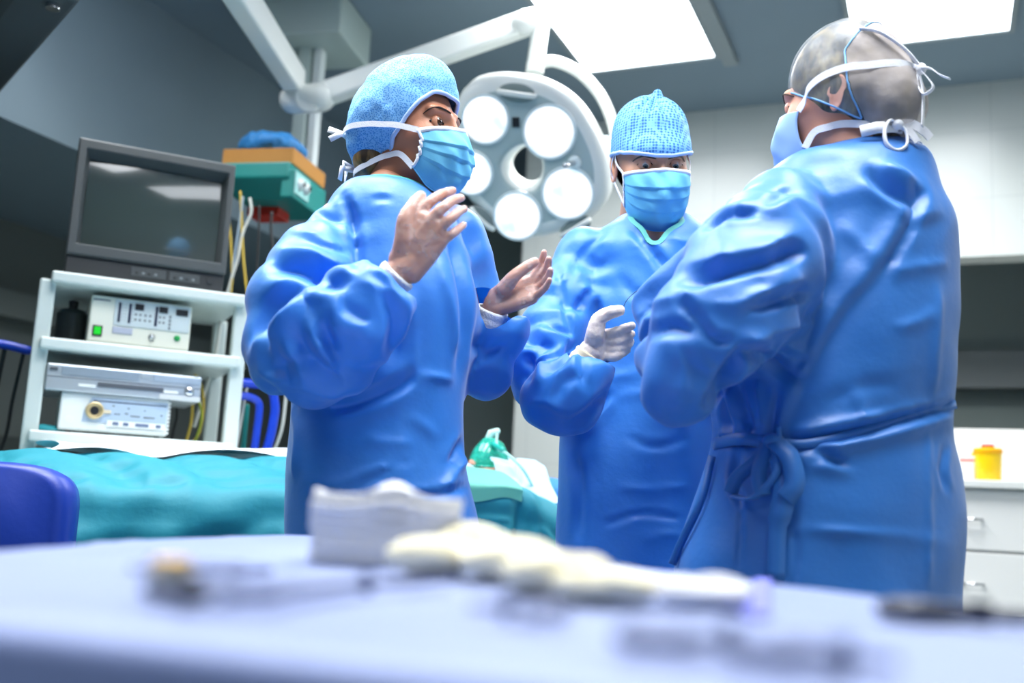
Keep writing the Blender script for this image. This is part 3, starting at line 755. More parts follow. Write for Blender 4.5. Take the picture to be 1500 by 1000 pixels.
hs = MB(); hs.loft([fr(u0+.002, u1-.002, z0+.002, z1-.002, wf+.08), fr(u0+.02, u1-.02, z0+.01, z1-.02, wf+.2), fr(u0+.07, u1-.07, z0+.03, z1-.07, wf+.36)]); hs.build('tube_housing', M_crtd, k, bevel=.008)
gl = MB(); nn = 16; v = []
for j in range(nn+1):
    for i in range(nn+1):
        a = i/nn*2-1; b = j/nn*2-1; v.append(T(iu0+(iu1-iu0)*(i/nn)*1.0, wf+.030+.016*(a*a*.6+b*b*.5), iz0+(iz1-iz0)*j/nn))
gl.add(v, [(j*(nn+1)+i, j*(nn+1)+i+1, (j+1)*(nn+1)+i+1, (j+1)*(nn+1)+i) for j in range(nn) for i in range(nn)])
M_scr = mat('screen_glass', (58, 70, 68), .12, spec=.6, coat=1); M_scr.node_tree.nodes['Principled BSDF'].inputs['Coat Roughness'].default_value = .03
gl.build('screen', M_scr, k, smooth=True)
bf = wf+.012
for a, b in ((.21, .305), (.315, .40)):
    front(k, a, b, 1.515, 1.542, bf, 'control_panel', M_crt, .003)
    for q in range(4): front(k, a+.012+q*.017, a+.02+q*.017, 1.522, 1.529, bf-.003, 'button', M_grey if q % 2 else M_crtd, .003)
MB().cyl(T(.43, bf, 1.53), T(.43, bf-.006, 1.53), .009).build('power_knob', M_crtd, k, ang=40)

# ================================================================== people
def skin(name, col): return mat(name, col, .48, bump=.06, bscale=350, var=.05, vscale=25, sss=.15)
M_skinw = skin('skin_tan', (190, 128, 98)); M_skinm = skin('skin_fair', (214, 158, 130)); M_skinr = skin('skin_rosy', (218, 156, 132))
M_eyew = mat('eye_white', (196, 190, 182), .2); M_iris = mat('iris_brown', (58, 36, 24), .15); M_irisb = mat('iris_grey', (70, 86, 92), .15); M_pup = mat('pupil', (6, 6, 8), .1)
M_brow = mat('brow_hair', (58, 42, 34), .8)
def gown_mat(name, col, tcol):
    m = mat(name, col, .50, bump=.10, bscale=55, var=.06, vscale=14, sheen=.22, spec=.8)
    return add_translucent(m, .16, tcol)
M_gown = gown_mat('gown_blue', (34, 130, 222), (20, 115, 240))
M_gownr = gown_mat('gown_blue_deep', (30, 121, 208), (20, 110, 230))
M_trim = mat('mint_trim', (74, 168, 158), .6)
M_knit = mat('white_knit', (232, 234, 236), .8, bump=.3, bscale=260)
M_mask = mat('mask_blue', (112, 200, 236), .65, bump=.05, bscale=200); add_translucent(M_mask, .15, (120, 210, 245))
M_maskp = mat('mask_pale_blue', (150, 186, 232), .65)
M_tape = mat('white_tape', (236, 238, 244), .7, bump=.15, bscale=300)
def dot_mat(name, c1, c2, scale, rnd=.15):
    m = bpy.data.materials.new(name); m.use_nodes = True; nt = m.node_tree; p = nt.nodes['Principled BSDF']; p.inputs['Roughness'].default_value = .75
    tc = nt.nodes.new('ShaderNodeTexCoord')
    w1 = nt.nodes.new('ShaderNodeTexVoronoi'); w1.inputs['Scale'].default_value = scale; w1.inputs['Randomness'].default_value = rnd
    nt.links.new(tc.outputs['Object'], w1.inputs['Vector'])
    r = nt.nodes.new('ShaderNodeMapRange'); r.inputs[1].default_value = .32; r.inputs[2].default_value = .52
    nt.links.new(w1.outputs['Distance'], r.inputs[0])
    mx = nt.nodes.new('ShaderNodeMix'); mx.data_type = 'RGBA'; mx.inputs[6].default_value = srgb(*c1); mx.inputs[7].default_value = srgb(*c2)
    nt.links.new(r.outputs[0], mx.inputs[0]); nt.links.new(mx.outputs[2], p.inputs['Base Color'])
    b = nt.nodes.new('ShaderNodeBump'); b.inputs['Strength'].default_value = .25; b.inputs['Distance'].default_value = .002
    nt.links.new(r.outputs[0], b.inputs['Height']); nt.links.new(b.outputs['Normal'], p.inputs['Normal']); return m
M_capw = dot_mat('cap_blue', (66, 142, 216), (128, 190, 240), 300, 1)
M_capm = dot_mat('cap_blue_dotted', (36, 108, 190), (120, 184, 234), 150)
M_capedge = mat('cap_edge', (176, 204, 244), .7)
M_sheer = add_clear(mat('sheer_cap', (188, 194, 200), .7, bump=.1, bscale=80), .76, .10, 22)
M_sheerback = add_clear(mat('sheer_cap_back', (190, 182, 180), .7, bump=.2, bscale=60), .42, .12, 22)
M_vinyl = add_clear(mat('vinyl_glove', (240, 226, 222), .22, bump=.35, bscale=70), .72, .10, 40)
M_latex = mat('latex_glove', (226, 214, 206), .4, bump=.15, bscale=120, var=.04, vscale=40, sss=.1)
M_latexcuff = mat('latex_cuff', (216, 208, 178), .45, bump=.1, bscale=120)
M_trous = mat('scrub_trousers', (30, 90, 170), .8, bump=.1); M_shoe = mat('clog_white', (210, 212, 214), .5)

def hair_mat(name, dark, light, scale):
    m = mat(name, dark, .45); nt = m.node_tree; p = nt.nodes['Principled BSDF']; tc = nt.nodes.new('ShaderNodeTexCoord')
    mp = nt.nodes.new('ShaderNodeMapping'); mp.inputs['Scale'].default_value = scale
    n = nt.nodes.new('ShaderNodeTexNoise'); n.inputs['Scale'].default_value = 1; n.inputs['Detail'].default_value = 5
    r = nt.nodes.new('ShaderNodeMapRange'); r.inputs[1].default_value = .42; r.inputs[2].default_value = .68
    mx = nt.nodes.new('ShaderNodeMix'); mx.data_type = 'RGBA'; mx.inputs[6].default_value = srgb(*dark); mx.inputs[7].default_value = srgb(*light)
    nt.links.new(tc.outputs['Object'], mp.inputs[0]); nt.links.new(mp.outputs[0], n.inputs['Vector']); nt.links.new(n.outputs['Fac'], r.inputs[0])
    nt.links.new(r.outputs[0], mx.inputs[0]); nt.links.new(mx.outputs[2], p.inputs['Base Color'])
    b = nt.nodes.new('ShaderNodeBump'); b.inputs['Strength'].default_value = .5; b.inputs['Distance'].default_value = .004
    nt.links.new(n.outputs['Fac'], b.inputs['Height']); nt.links.new(b.outputs['Normal'], p.inputs['Normal']); return m
M_hairw = hair_mat('hair_brown', (52, 38, 26), (150, 118, 70), (60, 60, 14))
M_hairr = hair_mat('hair_streaked', (26, 28, 30), (150, 134, 96), (45, 18, 26))
M_hairm = hair_mat('hair_short', (60, 46, 36), (110, 86, 66), (120, 120, 120))

# ---- heads as distance fields: face looks along -y, z up, origin between the eyes' height and the ears
def sd_ell(P, c, r):
    q = (P-np.array(c)); r = np.array(r); k0 = np.linalg.norm(q/r, axis=1); k1 = np.linalg.norm(q/(r*r), axis=1); return k0*(k0-1)/np.maximum(k1, 1e-9)
def sd_cap(P, a, b, ra, rb):
    a = np.array(a); b = np.array(b); ab = b-a; t = np.clip(((P-a)@ab)/(ab@ab), 0, 1)
    return np.linalg.norm(P-a-t[:, None]*ab, axis=1)-(ra+(rb-ra)*t)
def smin(a, b, k):
    h = np.clip(.5+.5*(b-a)/k, 0, 1); return b+(a-b)*h-k*h*(1-h)
def head_sdf(P, neck=(0, .045, -.22), nr=.054, face=1.0):
    d = sd_ell(P, (0, .012, .03), (.075, .096, .088))
    d = smin(d, sd_ell(P, (0, -.030, -.018), (.064*face, .064, .084)), .02)
    d = smin(d, sd_ell(P, (0, -.036, -.072), (.052*face, .050, .036)), .02)
    d = smin(d, sd_ell(P, (0, -.078, -.094), (.022, .018, .018)), .022)
    for s in (-1, 1):
        d = smin(d, sd_ell(P, (s*.041, -.060, -.026), (.020, .020, .020)), .026)          # cheekbones
        d = smin(d, sd_cap(P, (s*.014, -.090, .022), (s*.046, -.078, .024), .009, .008), .014)  # brow ridge
        d = smin(d, sd_ell(P, (s*.011, -.106, -.040), (.009, .010, .008)), .006)          # nostril wings
    d = smin(d, sd_cap(P, (0, -.092, .010), (0, -.115, -.034), .008, .0125), .012)           # nose
    for z, r in ((-.066, .0075), (-.076, .008)): d = smin(d, sd_ell(P, (0, -.096, z), (.022, .008, r)), .006)   # lips
    for s in (-1, 1):                                                                     # eye sockets
        k = sd_ell(P, (s*.033, -.103, .001), (.020, .020, .013)); d = -smin(-d, k, .012)
    if neck is not None: d = smin(d, sd_cap(P, (0, .012, -.06), neck, nr, nr+.006), .022)
    return d
def march(dirs, sdf, rmax=.30, steps=90, origin=(0, 0, 0)):
    o = np.array(origin); n = len(dirs); ts = np.linspace(rmax, .01, steps); hit = np.full(n, .02); done = np.zeros(n, bool); hi = np.full(n, rmax)
    for t in ts:
        act = ~done
        if not act.any(): break
        dd = sdf(o+dirs[act]*t); ins = dd < 0; idx = np.where(act)[0]
        hit[idx[ins]] = t; done[idx[ins]] = True; hi[idx[~ins]] = t
    lo = hit.copy()
    for _ in range(12):
        m = (lo+hi)/2; ins = sdf(o+dirs*m[:, None]) < 0; lo = np.where(ins, m, lo); hi = np.where(ins, hi, m)
    return lo
def sphere_dirs(nu, nv):
    D = []; 
    for j in range(nv+1):
        t = PI*j/nv
        for i in range(nu):
            q = 2*PI*i/nu; D.append((math.sin(t)*math.sin(q), -math.sin(t)*math.cos(q), math.cos(t)))
    F = [(j*nu+i, (j+1)*nu+i, (j+1)*nu+(i+1) % nu, j*nu+(i+1) % nu) for j in range(nv) for i in range(nu)]
    return np.array(D), np.array(F)
HD, HF = sphere_dirs(200, 170)
def adir(az, el):
    a = math.radians(az); e = math.radians(el); return (math.cos(e)*math.sin(a), -math.cos(e)*math.cos(a), math.sin(e))

def ear_mesh(s):
    """one ear in head space: shell with a rolled rim and a lobe"""
    mb = MB(); c = Vector((s*.073, .012, -.008)); out_ = Vector((s*.80, .55, 0)).normalized(); up = Vector((0, .18, 1)).normalized(); fw = up.cross(out_).normalized()
    if fw.y > 0: fw = -fw
    nrm = up.cross(fw).normalized()
    if nrm.x*s < 0: nrm = -nrm
    back = -fw*.6+nrm*.55; back.normalize()
    n = 28; rings = []
    for k, (sc, off) in enumerate(((.55, -.004), (1.0, .0), (1.06, .003), (1.0, .0062), (.88, .006), (.72, .001), (.45, -.001), (.1, -.003))):
        r = []
        for i in range(n):
            q = 2*PI*i/n; x = math.cos(q); z = math.sin(q)
            w_ = .0165*(1.1 if z > 0 else .82); h = .031
            r.append(c+back*(.012+x*w_*sc)+up*(z*h*sc)+nrm*(off+.002))
        rings.append(r)
    mb.loft(rings); return mb

def eyes(par, Mh, iris, look=(0, 0), ir=.50):
    for s in (-1, 1):
        c = Vector((s*.033, -.0785, .001)); mb = MB(); R_ = .0122
        az, el = look; d = Vector(adir(az, el)); a, b = frame_of(d)
        prof = [(0, 0, 2), (.2, 0, 2), (.22, 0, 1), (.50, 0, 1), (.52, 0, 0)]
        ang = [0, .12, .19, .20, .30, .40, ir-.01, ir, .7, .9, 1.2, 1.5, 1.9]; rings = []
        for q in ang[1:]:
            rr = R_+(.0006 if q < ir else 0); rings.append([Mh @ (c+d*(rr*math.cos(q))+a*(rr*math.sin(q)*math.cos(t))+b*(rr*math.sin(q)*math.sin(t))) for t in [2*PI*i/28 for i in range(28)]])
        for i in range(len(rings)-1): mb.loft([rings[i], rings[i+1]], 2 if ang[i+2] <= .2 else 1 if ang[i+2] <= ir else 0, cap=False)
        mb.add(rings[0], [tuple(range(28))], 2)
        mb.build('eye', [M_eyew, iris, M_pup], par, smooth=True)
def make_head(Mh, neck, nr=.054, face=1.0, eye_h=.0045, eye_dz=0.0, ears=True):
    sdf = lambda P: head_sdf(P, neck, nr, face)
    V = HD*march(HD, sdf)[:, None]
    for s in (-1, 1):                           # lids close over the eyeball, the slit opens
        c = np.array((s*.033, -.0785, .001)); q = V-c; r = np.linalg.norm(q, axis=1)
        near = (r < .0170) & (V[:, 1] < -.066)
        lid = q/np.maximum(r, 1e-6)[:, None]*np.maximum(r, .0142)[:, None]
        V[near] = (c+lid)[near]
        dx = (V[:, 0]-c[0])/.0138; zz = V[:, 2]-c[2]-eye_dz-.0012*dx*s*1.0
        sl = (np.abs(dx) < 1) & (V[:, 1] < -.05) & (np.abs(zz) < eye_h*(1-dx**2))
        V[sl] = c+(V[sl]-c)*.66
    vs = V.tolist(); mb = MB(); mb.add([Mh @ Vector(p) for p in vs], [tuple(f) for f in HF.tolist()])
    for s in ((-1, 1) if ears else ()):
        e = ear_mesh(s); mb.add([Mh @ Vector(p) for p in e.v], e.f)
    return mb, sdf
def on_surf(sdf, Mh, pts, off=.001):
    D = np.array([adir(*p[:2]) for p in pts]); r = march(D, sdf)+np.array([p[2] if len(p) > 2 else off for p in pts])
    return [Mh @ Vector(d*q) for d, q in zip(D, r)]
def brows(par, sdf, Mh, m_, thick=.0028, lift=14, lash=.0011):
    for s in (-1, 1):
        P = on_surf(sdf, Mh, [(s*a, e) for a, e in ((9, lift-1), (17, lift+1), (26, lift+1.5), (35, lift-1), (40, lift-4))], .0005)
        P = [Vector(p) for p in spline(P, 4)]; n = len(P); r = [thick*(.55+.6*math.sin(PI*min(1, (i+2)/(n+1))**.8)) for i in range(n)]
        MB().tube(P, r, 8, flat=.6, dome=True).build('eyebrow', m_, par, smooth=True)
        L = on_surf(sdf, Mh, [(s*a, e) for a, e in ((12, 0.5), (16, 4.2), (22, 5.3), (28, 3.5), (33, -.5))], .0012)
        MB().tube([Vector(p) for p in spline(L, 4)], lash, 6).build('eyelash', M_pup, par, smooth=True)

def shell(Mh, sdf, keep, extra=None, name='cap', mats=None, par=None, thick=.0012, noise=None, nu=150, nv=120, pin_in=.0, smooth=3, trim=None, trim_r=.0028, trim_mat=None, sub=1):
    """cloth shell around a head: radial march of sdf, only where keep(P)>0"""
    D, F = sphere_dirs(nu, nv); V = D*march(D, sdf)[:, None]
    if noise: V = V+D*noise(V)[:, None]
    k = keep(V) > 0; F = F[k[F].all(1)]
    used = np.unique(F); mp = -np.ones(len(V), int); mp[used] = np.arange(len(used)); V = V[used]; F = mp[F]
    # weld pole
    key = {}; rm = np.arange(len(V))
    for i, p in enumerate(np.round(V, 6).tolist()):
        rm[i] = key.setdefault(tuple(p), i)
    F = rm[F]
    F = np.array([q if len(set(q)) == 4 else (list(dict.fromkeys(q))+[list(dict.fromkeys(q))[-1]])[:4] for q in F.tolist() if len(set(q)) >= 3])
    loops = boundary_loops(F); E = edges_of(F)
    if loops:
        lp = loops[0]; B = V[lp]
        for _ in range(6): B = B+.5*((np.roll(B, 1, 0)+np.roll(B, -1, 0))/2-B)
        V[lp] = B
    Vw = np.array([tuple(Mh @ Vector(p)) for p in V])
    me = to_mesh(Vw, F, name)
    o = finish(me, name, mats, par, smooth=True)
    if thick: sm = o.modifiers.new('thickness', 'SOLIDIFY'); sm.thickness = thick; sm.offset = 1
    if trim and loops:
        pts = [Vector(p) for p in Vw[loops[0]]]; pts = pts[::2]
        v = MB(); v.tube(pts+[pts[0], pts[1]], trim_r, 8, cap=False, flat=1).build(trim, trim_mat, o, smooth=True)
    return o

def face_mask(Mh, par, m_, hw=.0715, ztop=-.012, H=.128, reach=1.0, pleats=True, seed=0, edge=True, wrap=80):
    nu, nv = 56, 48; v = []; yp = spline([(0, .117), (.12, .128), (.3, .1375), (.55, .135), (.8, .120), (1, .090)], 12); yp = np.array(yp)
    for j in range(nv+1):
        t = j/nv; yc = np.interp(t, yp[:, 0], yp[:, 1])*reach
        for i in range(nu+1):
            u = i/nu*2-1; ph = u*math.radians(wrap); au = abs(u)
            side = au**2.2
            zt = ztop-.010*side+.004*(1-au)**2; zb = ztop-H+.050*side
            z = zt+(zb-zt)*t
            x = hw*math.sin(ph)*(1-.12*t*t*(1-.3*side))
            yy = -(.030+(yc-.030)*math.cos(ph)**.85) if abs(ph) < PI/2 else -.03
            ridge = 0
            if pleats:
                for k, tp in enumerate((.30, .50, .70)):
                    q = (t-tp)/.07
                    ridge += (.0042*(1 if q < 0 else -.9)*math.exp(-abs(q)*1.1))*(.35+.65*au**.7)
            n1 = .0025*math.sin(u*7+t*9+seed)+.0018*math.sin(u*15-t*13+2*seed)
            yy -= ridge+n1*(1-side)
            v.append(Mh @ Vector((x, yy, z)))
    f = [(j*(nu+1)+i, j*(nu+1)+i+1, (j+1)*(nu+1)+i+1, (j+1)*(nu+1)+i) for j in range(nv) for i in range(nu)]
    mb = MB(); mb.add(v, f); o = mb.build('face_mask', m_, par, smooth=True)
    s = o.modifiers.new('t', 'SOLIDIFY'); s.thickness = .0015
    if edge:
        g = lambda j, i: Vector(v[j*(nu+1)+i])
        up = (Mh.to_3x3() @ Vector((0, 0, 1)))
        top = [g(1, i) for i in range(nu+1)]; 
        MB().ribbon([p+(Mh.to_3x3() @ Vector((0, -.0015, 0))) for p in top], .009, .0022, side=up).build('mask_edge', M_tape, o, smooth=True)
        for i in (0, nu):
            MB().ribbon([g(j, i)+(Mh.to_3x3() @ Vector((.0012*(-1 if i == 0 else 1), 0, 0))) for j in range(0, nv+1, 2)], .006, .0018, side=(Mh.to_3x3() @ Vector((0, 1, 0)))).build('mask_edge', M_tape, o, smooth=True)
        for k in (nv,):
            MB().tube([g(k, i) for i in range(0, nu+1, 2)], .0012, 6).build('mask_hem', m_, o, smooth=True)
    c = lambda j, i: Vector(v[j*(nu+1)+i])
    return o, dict(tl=c(0, 0), tr=c(0, nu), bl=c(nv, 0), br=c(nv, nu))

def hmat(px, py, d, yaw, pitch=0, roll=0):
    return Matrix.Translation(W(px, py, d)) @ Matrix.Rotation(math.radians(yaw), 4, 'Z') @ Matrix.Rotation(math.radians(pitch), 4, 'X') @ Matrix.Rotation(math.radians(roll), 4, 'Y')

# ---- hands: wrist + finger chains given as pixel,depth points
def hand_shape(h, grow=0., wrist_ext=None):
    d0 = h['d']; G = lambda p: W(p[0], p[1], d0+(p[2] if len(p) > 2 else 0))
    mb = MB(); wr = G(h['wrist']); k = h.get('k', 1.0); mcps = []
    for name in ('index', 'middle', 'ring', 'pinky'):
        ch = h[name]; P = [G(p) for p in ch]; r = {'index': .0082, 'middle': .0085, 'ring': .0080, 'pinky': .0070}[name]*k
        mcps.append(P[0]); rad = [r*1.18, r*1.06, r*.95, r*.80][:len(P)]
        Q = spline([tuple(p)+(q,) for p, q in zip(P, rad)], 5)
        mb.tube([q[:3] for q in Q], [q[3]+grow for q in Q], 12, dome=True)
    tp = [G(p) for p in h['thumb']]; rad = [.0165, .0135, .0115, .0098]
    Q = spline([tuple(p)+(q*k,) for p, q in zip(tp, rad)], 5); mb.tube([q[:3] for q in Q], [q[3]+grow for q in Q], 12, dome=True)
    # palm: rays from the wrist to the knuckles, spread across the wrist
    across = (mcps[0]-mcps[3]).normalized(); n = len(mcps)
    for i in range(7):
        f = i/6*3; a = int(min(2, f)); m_ = mcps[a].lerp(mcps[a+1], f-a); s = wr+across*(.017*k*(1-2*i/6)); mid = s.lerp(m_, .55)
        mb.tube([s, mid, m_], [.0165*k+grow, .0150*k+grow, .0112*k+grow], 12, dome=True)
    mb.tube([wr+across*.012*k, tp[0], tp[1]], [.018*k+grow, .0165*k+grow, .0135*k+grow], 12, dome=True)
    el = G(h['fore']); dr = (el-wr).normalized(); fr_, _ = frame_of(dr)
    mb.tube([wr+(wr-el).normalized()*.01, wr, wr+dr*.03, wr+dr*(wrist_ext or .09)], [.020+grow, .0235*k+grow, .0245*k+grow, .028*k+grow], 16, dome=True)
    return mb, wr, dr
def build_hand(h, par, glove_m, cuff_m=None, label=None):
    mb, wr, dr = hand_shape(h); V, F = remeshed(mb, .0022, 2)
    gb, _, _ = hand_shape(h, .0011, .06); GV, GF = remeshed(gb, .0022, 2)
    GN = vnormals(GV, GF); GV = GV+GN*(.0007*vnoise(GV*110, 4)+.0005*vnoise(GV*230, 9))[:, None]
    o = finish(to_mesh(GV, GF, 'glove'), 'glove', glove_m, par, smooth=True)
    c = MB(); p = wr+dr*.042; a, b = frame_of(dr)
    c.tube([p-dr*.004, p, p+dr*.003], [.0295, .0308, .0297], 28).build('glove_rim', cuff_m or glove_m, o, smooth=True)
    return V, F, wr, dr

def sup_ring(c, hx, hy, e=2.4, n=48):
    out = []
    for k in range(n):
        q = 2*PI*k/n; x = math.cos(q); y = math.sin(q)
        out.append(c+hx*(math.copysign(abs(x)**(2/e), x))+hy*(math.copysign(abs(y)**(2/e), y)))
    return out
def fold_field(V, cfg):
    """for every point: direction in which the cloth is slack, how much, and a seed for the folds"""
    d = cfg['d']; n = len(V); best = np.full(n, 1e9); dirs = np.tile(np.array((1., .3, 0)), (n, 1)); dirs /= np.linalg.norm(dirs[0]); ex = np.full(n, cfg.get('exc', .07))
    q = V*np.array((13, 13, 3.2)); seed = vnoise(q+cfg['seed'], 2)+.5*vnoise(q*2.1, 5)
    for s in cfg['sleeves']:
        A = np.array(spline([(*W(p[0], p[1], d+p[2]), p[3]) for p in s], 5)); acc = 0; m = len(A)
        for i in range(m-1):
            a = A[i, :3]; ab = A[i+1, :3]-a; L = np.linalg.norm(ab); t = np.clip(((V-a)@ab)/(L*L), 0, 1); r = V-a-t[:, None]*ab
            dd = np.linalg.norm(r, axis=1)-(A[i, 3]*(1-t)+A[i+1, 3]*t); u = (dd < best) & (dd < .035); best[u] = dd[u]
            f = (i+t)/(m-1); bend = np.exp(-((f-cfg.get('elbow', .55))/.22)**2)
            dirs[u] = ab/L; ex[u] = (cfg.get('excs', .16)+cfg.get('exel', .26)*bend)[u]
            al = (acc+t*L); qq = np.stack([al*24+(r@np.array((.3, .2, .9)))*9, r[:, 0]*7, r[:, 2]*7], 1)
            sv = vnoise(qq+7*cfg['seed'], 3)+.5*vnoise(qq*1.9, 6); seed[u] = sv[u]; acc += L
    return dirs, ex, seed
def coarse_folds(mb, V, F, cfg):
    from mathutils import kdtree
    total = np.zeros_like(V)
    for vc, k_, bend, lo, hi, it in ((.024, 1.0, .045, -.034, .016, 170), (.0135, .45, .06, -.012, .010, 110)):
        VC, FC = remeshed(mb, vc, 3); n = len(VC); dirs, ex, sd = fold_field(VC, cfg)
        V2 = crumple(VC, FC, ex*k_*cfg.get('kf', 1), it=it, lo=lo, hi=hi, bend=bend, tang=.985, seed=cfg['seed']+40, amp=.010*k_, seedv=sd if k_ == 1 else None, freq=18, dirs=dirs, iso=.15)
        D = V2-VC; kd = kdtree.KDTree(n)
        for i, p in enumerate(VC.tolist()): kd.insert(p, i)
        kd.balance(); out = np.zeros_like(V)
        for i, p in enumerate(V.tolist()):
            r = kd.find_n(p, 5); w = np.array([1/(q[2]**2+2e-5) for q in r]); out[i] = (D[[q[1] for q in r]]*w[:, None]).sum(0)/w.sum()
        total += out
    E = edges_of(F)
    for _ in range(2): total = total+.5*(nbr_avg(total, E, len(V))-total)
    return total
def build_gown(par, cfg, gm):
    mb = MB(); d = cfg['d']; rings = []
    for (y, xl, xr, th, *dd) in cfg['torso']:
        D = d+(dd[0] if dd else 0); a = W(xl, y, D); b = W(xr, y, D); c = (a+b)/2; hx = (b-a)/2; hx.z = 0
        yw = math.radians(cfg.get('yaw', 0))
        rings.append([Vector((*p[:2], c.z)) for p in sup_ring(c, hx, Vector((0, th, 0)), cfg.get('e', 2.3))])
    rr = [np.array([tuple(p) for p in r]) for r in rings]
    sp = spline(rr, 5); mb.loft([[Vector(p) for p in r] for r in sp])
    for s in cfg['sleeves']:
        P = [(*W(p[0], p[1], d+p[2]), p[3]) for p in s]
        Q = spline(P, 6); mb.tube([q[:3] for q in Q], [q[3] for q in Q], 28, dome=False)
        mb.ball(Q[0][:3], Q[0][3], 24, 16)
    for e in cfg.get('extra', []):
        mb.tube([W(p[0], p[1], d+p[2]) for p in e], [p[3] for p in e], 20, dome=True)
    V, F = remeshed(mb, cfg.get('voxel', .009), 5)
    # open the neck, the hem and the sleeve ends
    fc = V[F].mean(1); keep = np.ones(len(F), bool)
    for (c, M3, r) in cfg['cuts']:
        q = (fc-np.array(c))@np.array(M3); keep &= ~((q/np.array(r))**2).sum(1).__lt__(1)
    zmin = V[:, 2].min(); keep &= fc[:, 2] > zmin+.012
    F = F[keep]; used = np.unique(F); mp = -np.ones(len(V), int); mp[used] = np.arange(len(used)); V = V[used]; F = mp[F]
    loops = [l for l in boundary_loops(F) if len(l) > 12]
    E = edges_of(F)
    for lp in loops:
        B = V[lp]
        for _ in range(8): B = B+.5*((np.roll(B, 1, 0)+np.roll(B, -1, 0))/2-B)
        V[lp] = B
    # cloth excess: more in the sleeves
    pr = proj(V); n = len(V)
    ex = np.full(n, cfg.get('ex', .035))
    for s in cfg['sleeves']:
        Q = spline([(p[0], p[1]) for p in s], 4); arr = np.array(Q); dm = np.sqrt(((pr[:, None, :]-arr[None])**2).sum(2)).min(1)
        ex = np.maximum(ex, cfg.get('exs', .085)*np.exp(-(dm/70)**2))
    pin = np.ones(n)
    for lp in loops: pin[lp] = .15
    for _ in range(3): pin = np.minimum(1, .5*pin+.5*nbr_avg(pin, E, n))
    V = V+coarse_folds(mb, V, F, cfg)*pin[:, None]
    V = strokes(V, F, [(a, b, c*1.55, k) for a, b, c, k in cfg['strokes'] if b >= 9 and k != 's'])
    V = crumple(V, F, ex, it=cfg.get('it', 110), lo=-.012, hi=.010, bend=cfg.get('bend', .22), seed=cfg.get('seed', 1), amp=.004, freq=cfg.get('freq', 13), pin=pin)
    V = facet(V, F, cfg.get('fn', 5), 7, cfg.get('sig', .22))
    V = strokes(V, F, [(a, b, c*(1.0 if k == 's' else 1.9), k) for a, b, c, k in cfg['strokes'] if b < 9 or k == 's'])
    V = facet(V, F, 2, 2, .25)
    o = finish(to_mesh(V, F, 'gown'), 'gown', gm, par, smooth=True, subsurf=1)
    # neck trim on the loop that sits highest
    if loops and cfg.get('trim', True):
        lp = max(loops, key=lambda l: V[l][:, 2].mean()); B = V[lp]
        for _ in range(14): B = B+.5*((np.roll(B, 1, 0)+np.roll(B, -1, 0))/2-B)
        pts = [Vector(p) for p in B][::2]; ctr = Vector(B.mean(0))
        sides = [((p-ctr).normalized()*.8+Vector((0, 0, -.6))).normalized() for p in pts]
        MB().ribbon(pts+[pts[0]], .011, .003, side=sides+[sides[0]]).build('neck_trim', cfg.get('trim_m', M_trim), o, ang=50)
    return o, V, F
def cuff(par, wr, dr, ln=.06, r0=.029, r1=.034, back=.012):
    n = 40; rings = []
    for i in range(13):
        t = i/12; p = wr+dr*(back+ln*t); a, b = frame_of(dr); r = r0+(r1-r0)*t+.0012*math.sin(t*24)
        rings.append([p+a*(math.cos(q)*(r+.0006*(k % 2)))+b*(math.sin(q)*(r+.0006*(k % 2))) for k, q in enumerate([2*PI*k/n for k in range(n)])])
    mb = MB(); mb.loft(rings, cap=False); o = mb.build('cuff', M_knit, par, smooth=True)
    s = o.modifiers.new('t', 'SOLIDIFY'); s.thickness = .002; return o
def build_body(label, group, headmb, hands, joints, m_, eyes_fn=None, cat='person'):
    """torso, arms and legs as one skinned surface, joined with the hands and head"""
    mb = MB()
    J = joints
    mb.tube([J['neck'], J['chest'], J['belly'], J['pelvis']], [.055, .10, .09, .095], 24, dome=True)
    mb.tube([J['shl'], J['chest'], J['shr']], [.05, .085, .05], 20, dome=True)
    for s in ('l', 'r'):
        mb.tube([J['sh'+s], J['el'+s], J['wr'+s].lerp(J['el'+s], .22)], [.05, .038, .022], 18, dome=True)
        if 'kn'+s in J:
            mb.tube([J['hip'+s], J['kn'+s], J['an'+s]], [.07, .055, .04], 20, dome=True)
            a = J['an'+s]; f = J['fwd']; mb.tube([a, a+f*.10+Vector((0, 0, -.045)), a+f*.16+Vector((0, 0, -.055))], [.036, .034, .026], 14, dome=True)
    V, F = remeshed(mb, .007, 3)
    out_ = MB(); tri = lambda F: [tuple(dict.fromkeys(q)) for q in F.tolist()]
    out_.add(V.tolist(), tri(F))
    for hv, hf in hands: out_.add(hv.tolist(), tri(hf))
    out_.add(headmb.v, headmb.f)
    o = out_.build('person', m_, None, smooth=True)
    tag(o, label, cat, group); return o
def add_legs(par, J):
    t = MB()
    for s in ('l', 'r'):
        if 'kn'+s not in J: return
        t.tube([J['hip'+s], J['kn'+s], J['an'+s]+Vector((0, 0, -.01))], [.080, .072, .07], 22, dome=True)
    t.tube([J['hipl'], J['hipr']], [.085, .085], 20, dome=True)
    V, F = remeshed(t, .012, 3); finish(to_mesh(V, F, 'trousers'), 'trousers', M_trous, par, smooth=True)
    f = J['fwd']; rt = Vector((f.y, -f.x, 0))
    for s in ('l', 'r'):
        a = J['an'+s]; b = MB(); rings = []
        for q, wd_, h in ((-.075, .02, .03), (-.06, .036, .06), (0, .042, .085), (.06, .046, .075), (.12, .05, .06), (.17, .044, .045), (.195, .02, .03)):
            c = Vector((a.x, a.y, 0))+f*q; ring = []
            for k in range(16):
                an = 2*PI*k/16; ring.append(c+rt*(wd_*math.cos(an))+EZ*(h/2+h/2*math.sin(an)+.002))
            rings.append(ring)
        b.loft(rings); b.build('shoe', M_shoe, par, smooth=True)
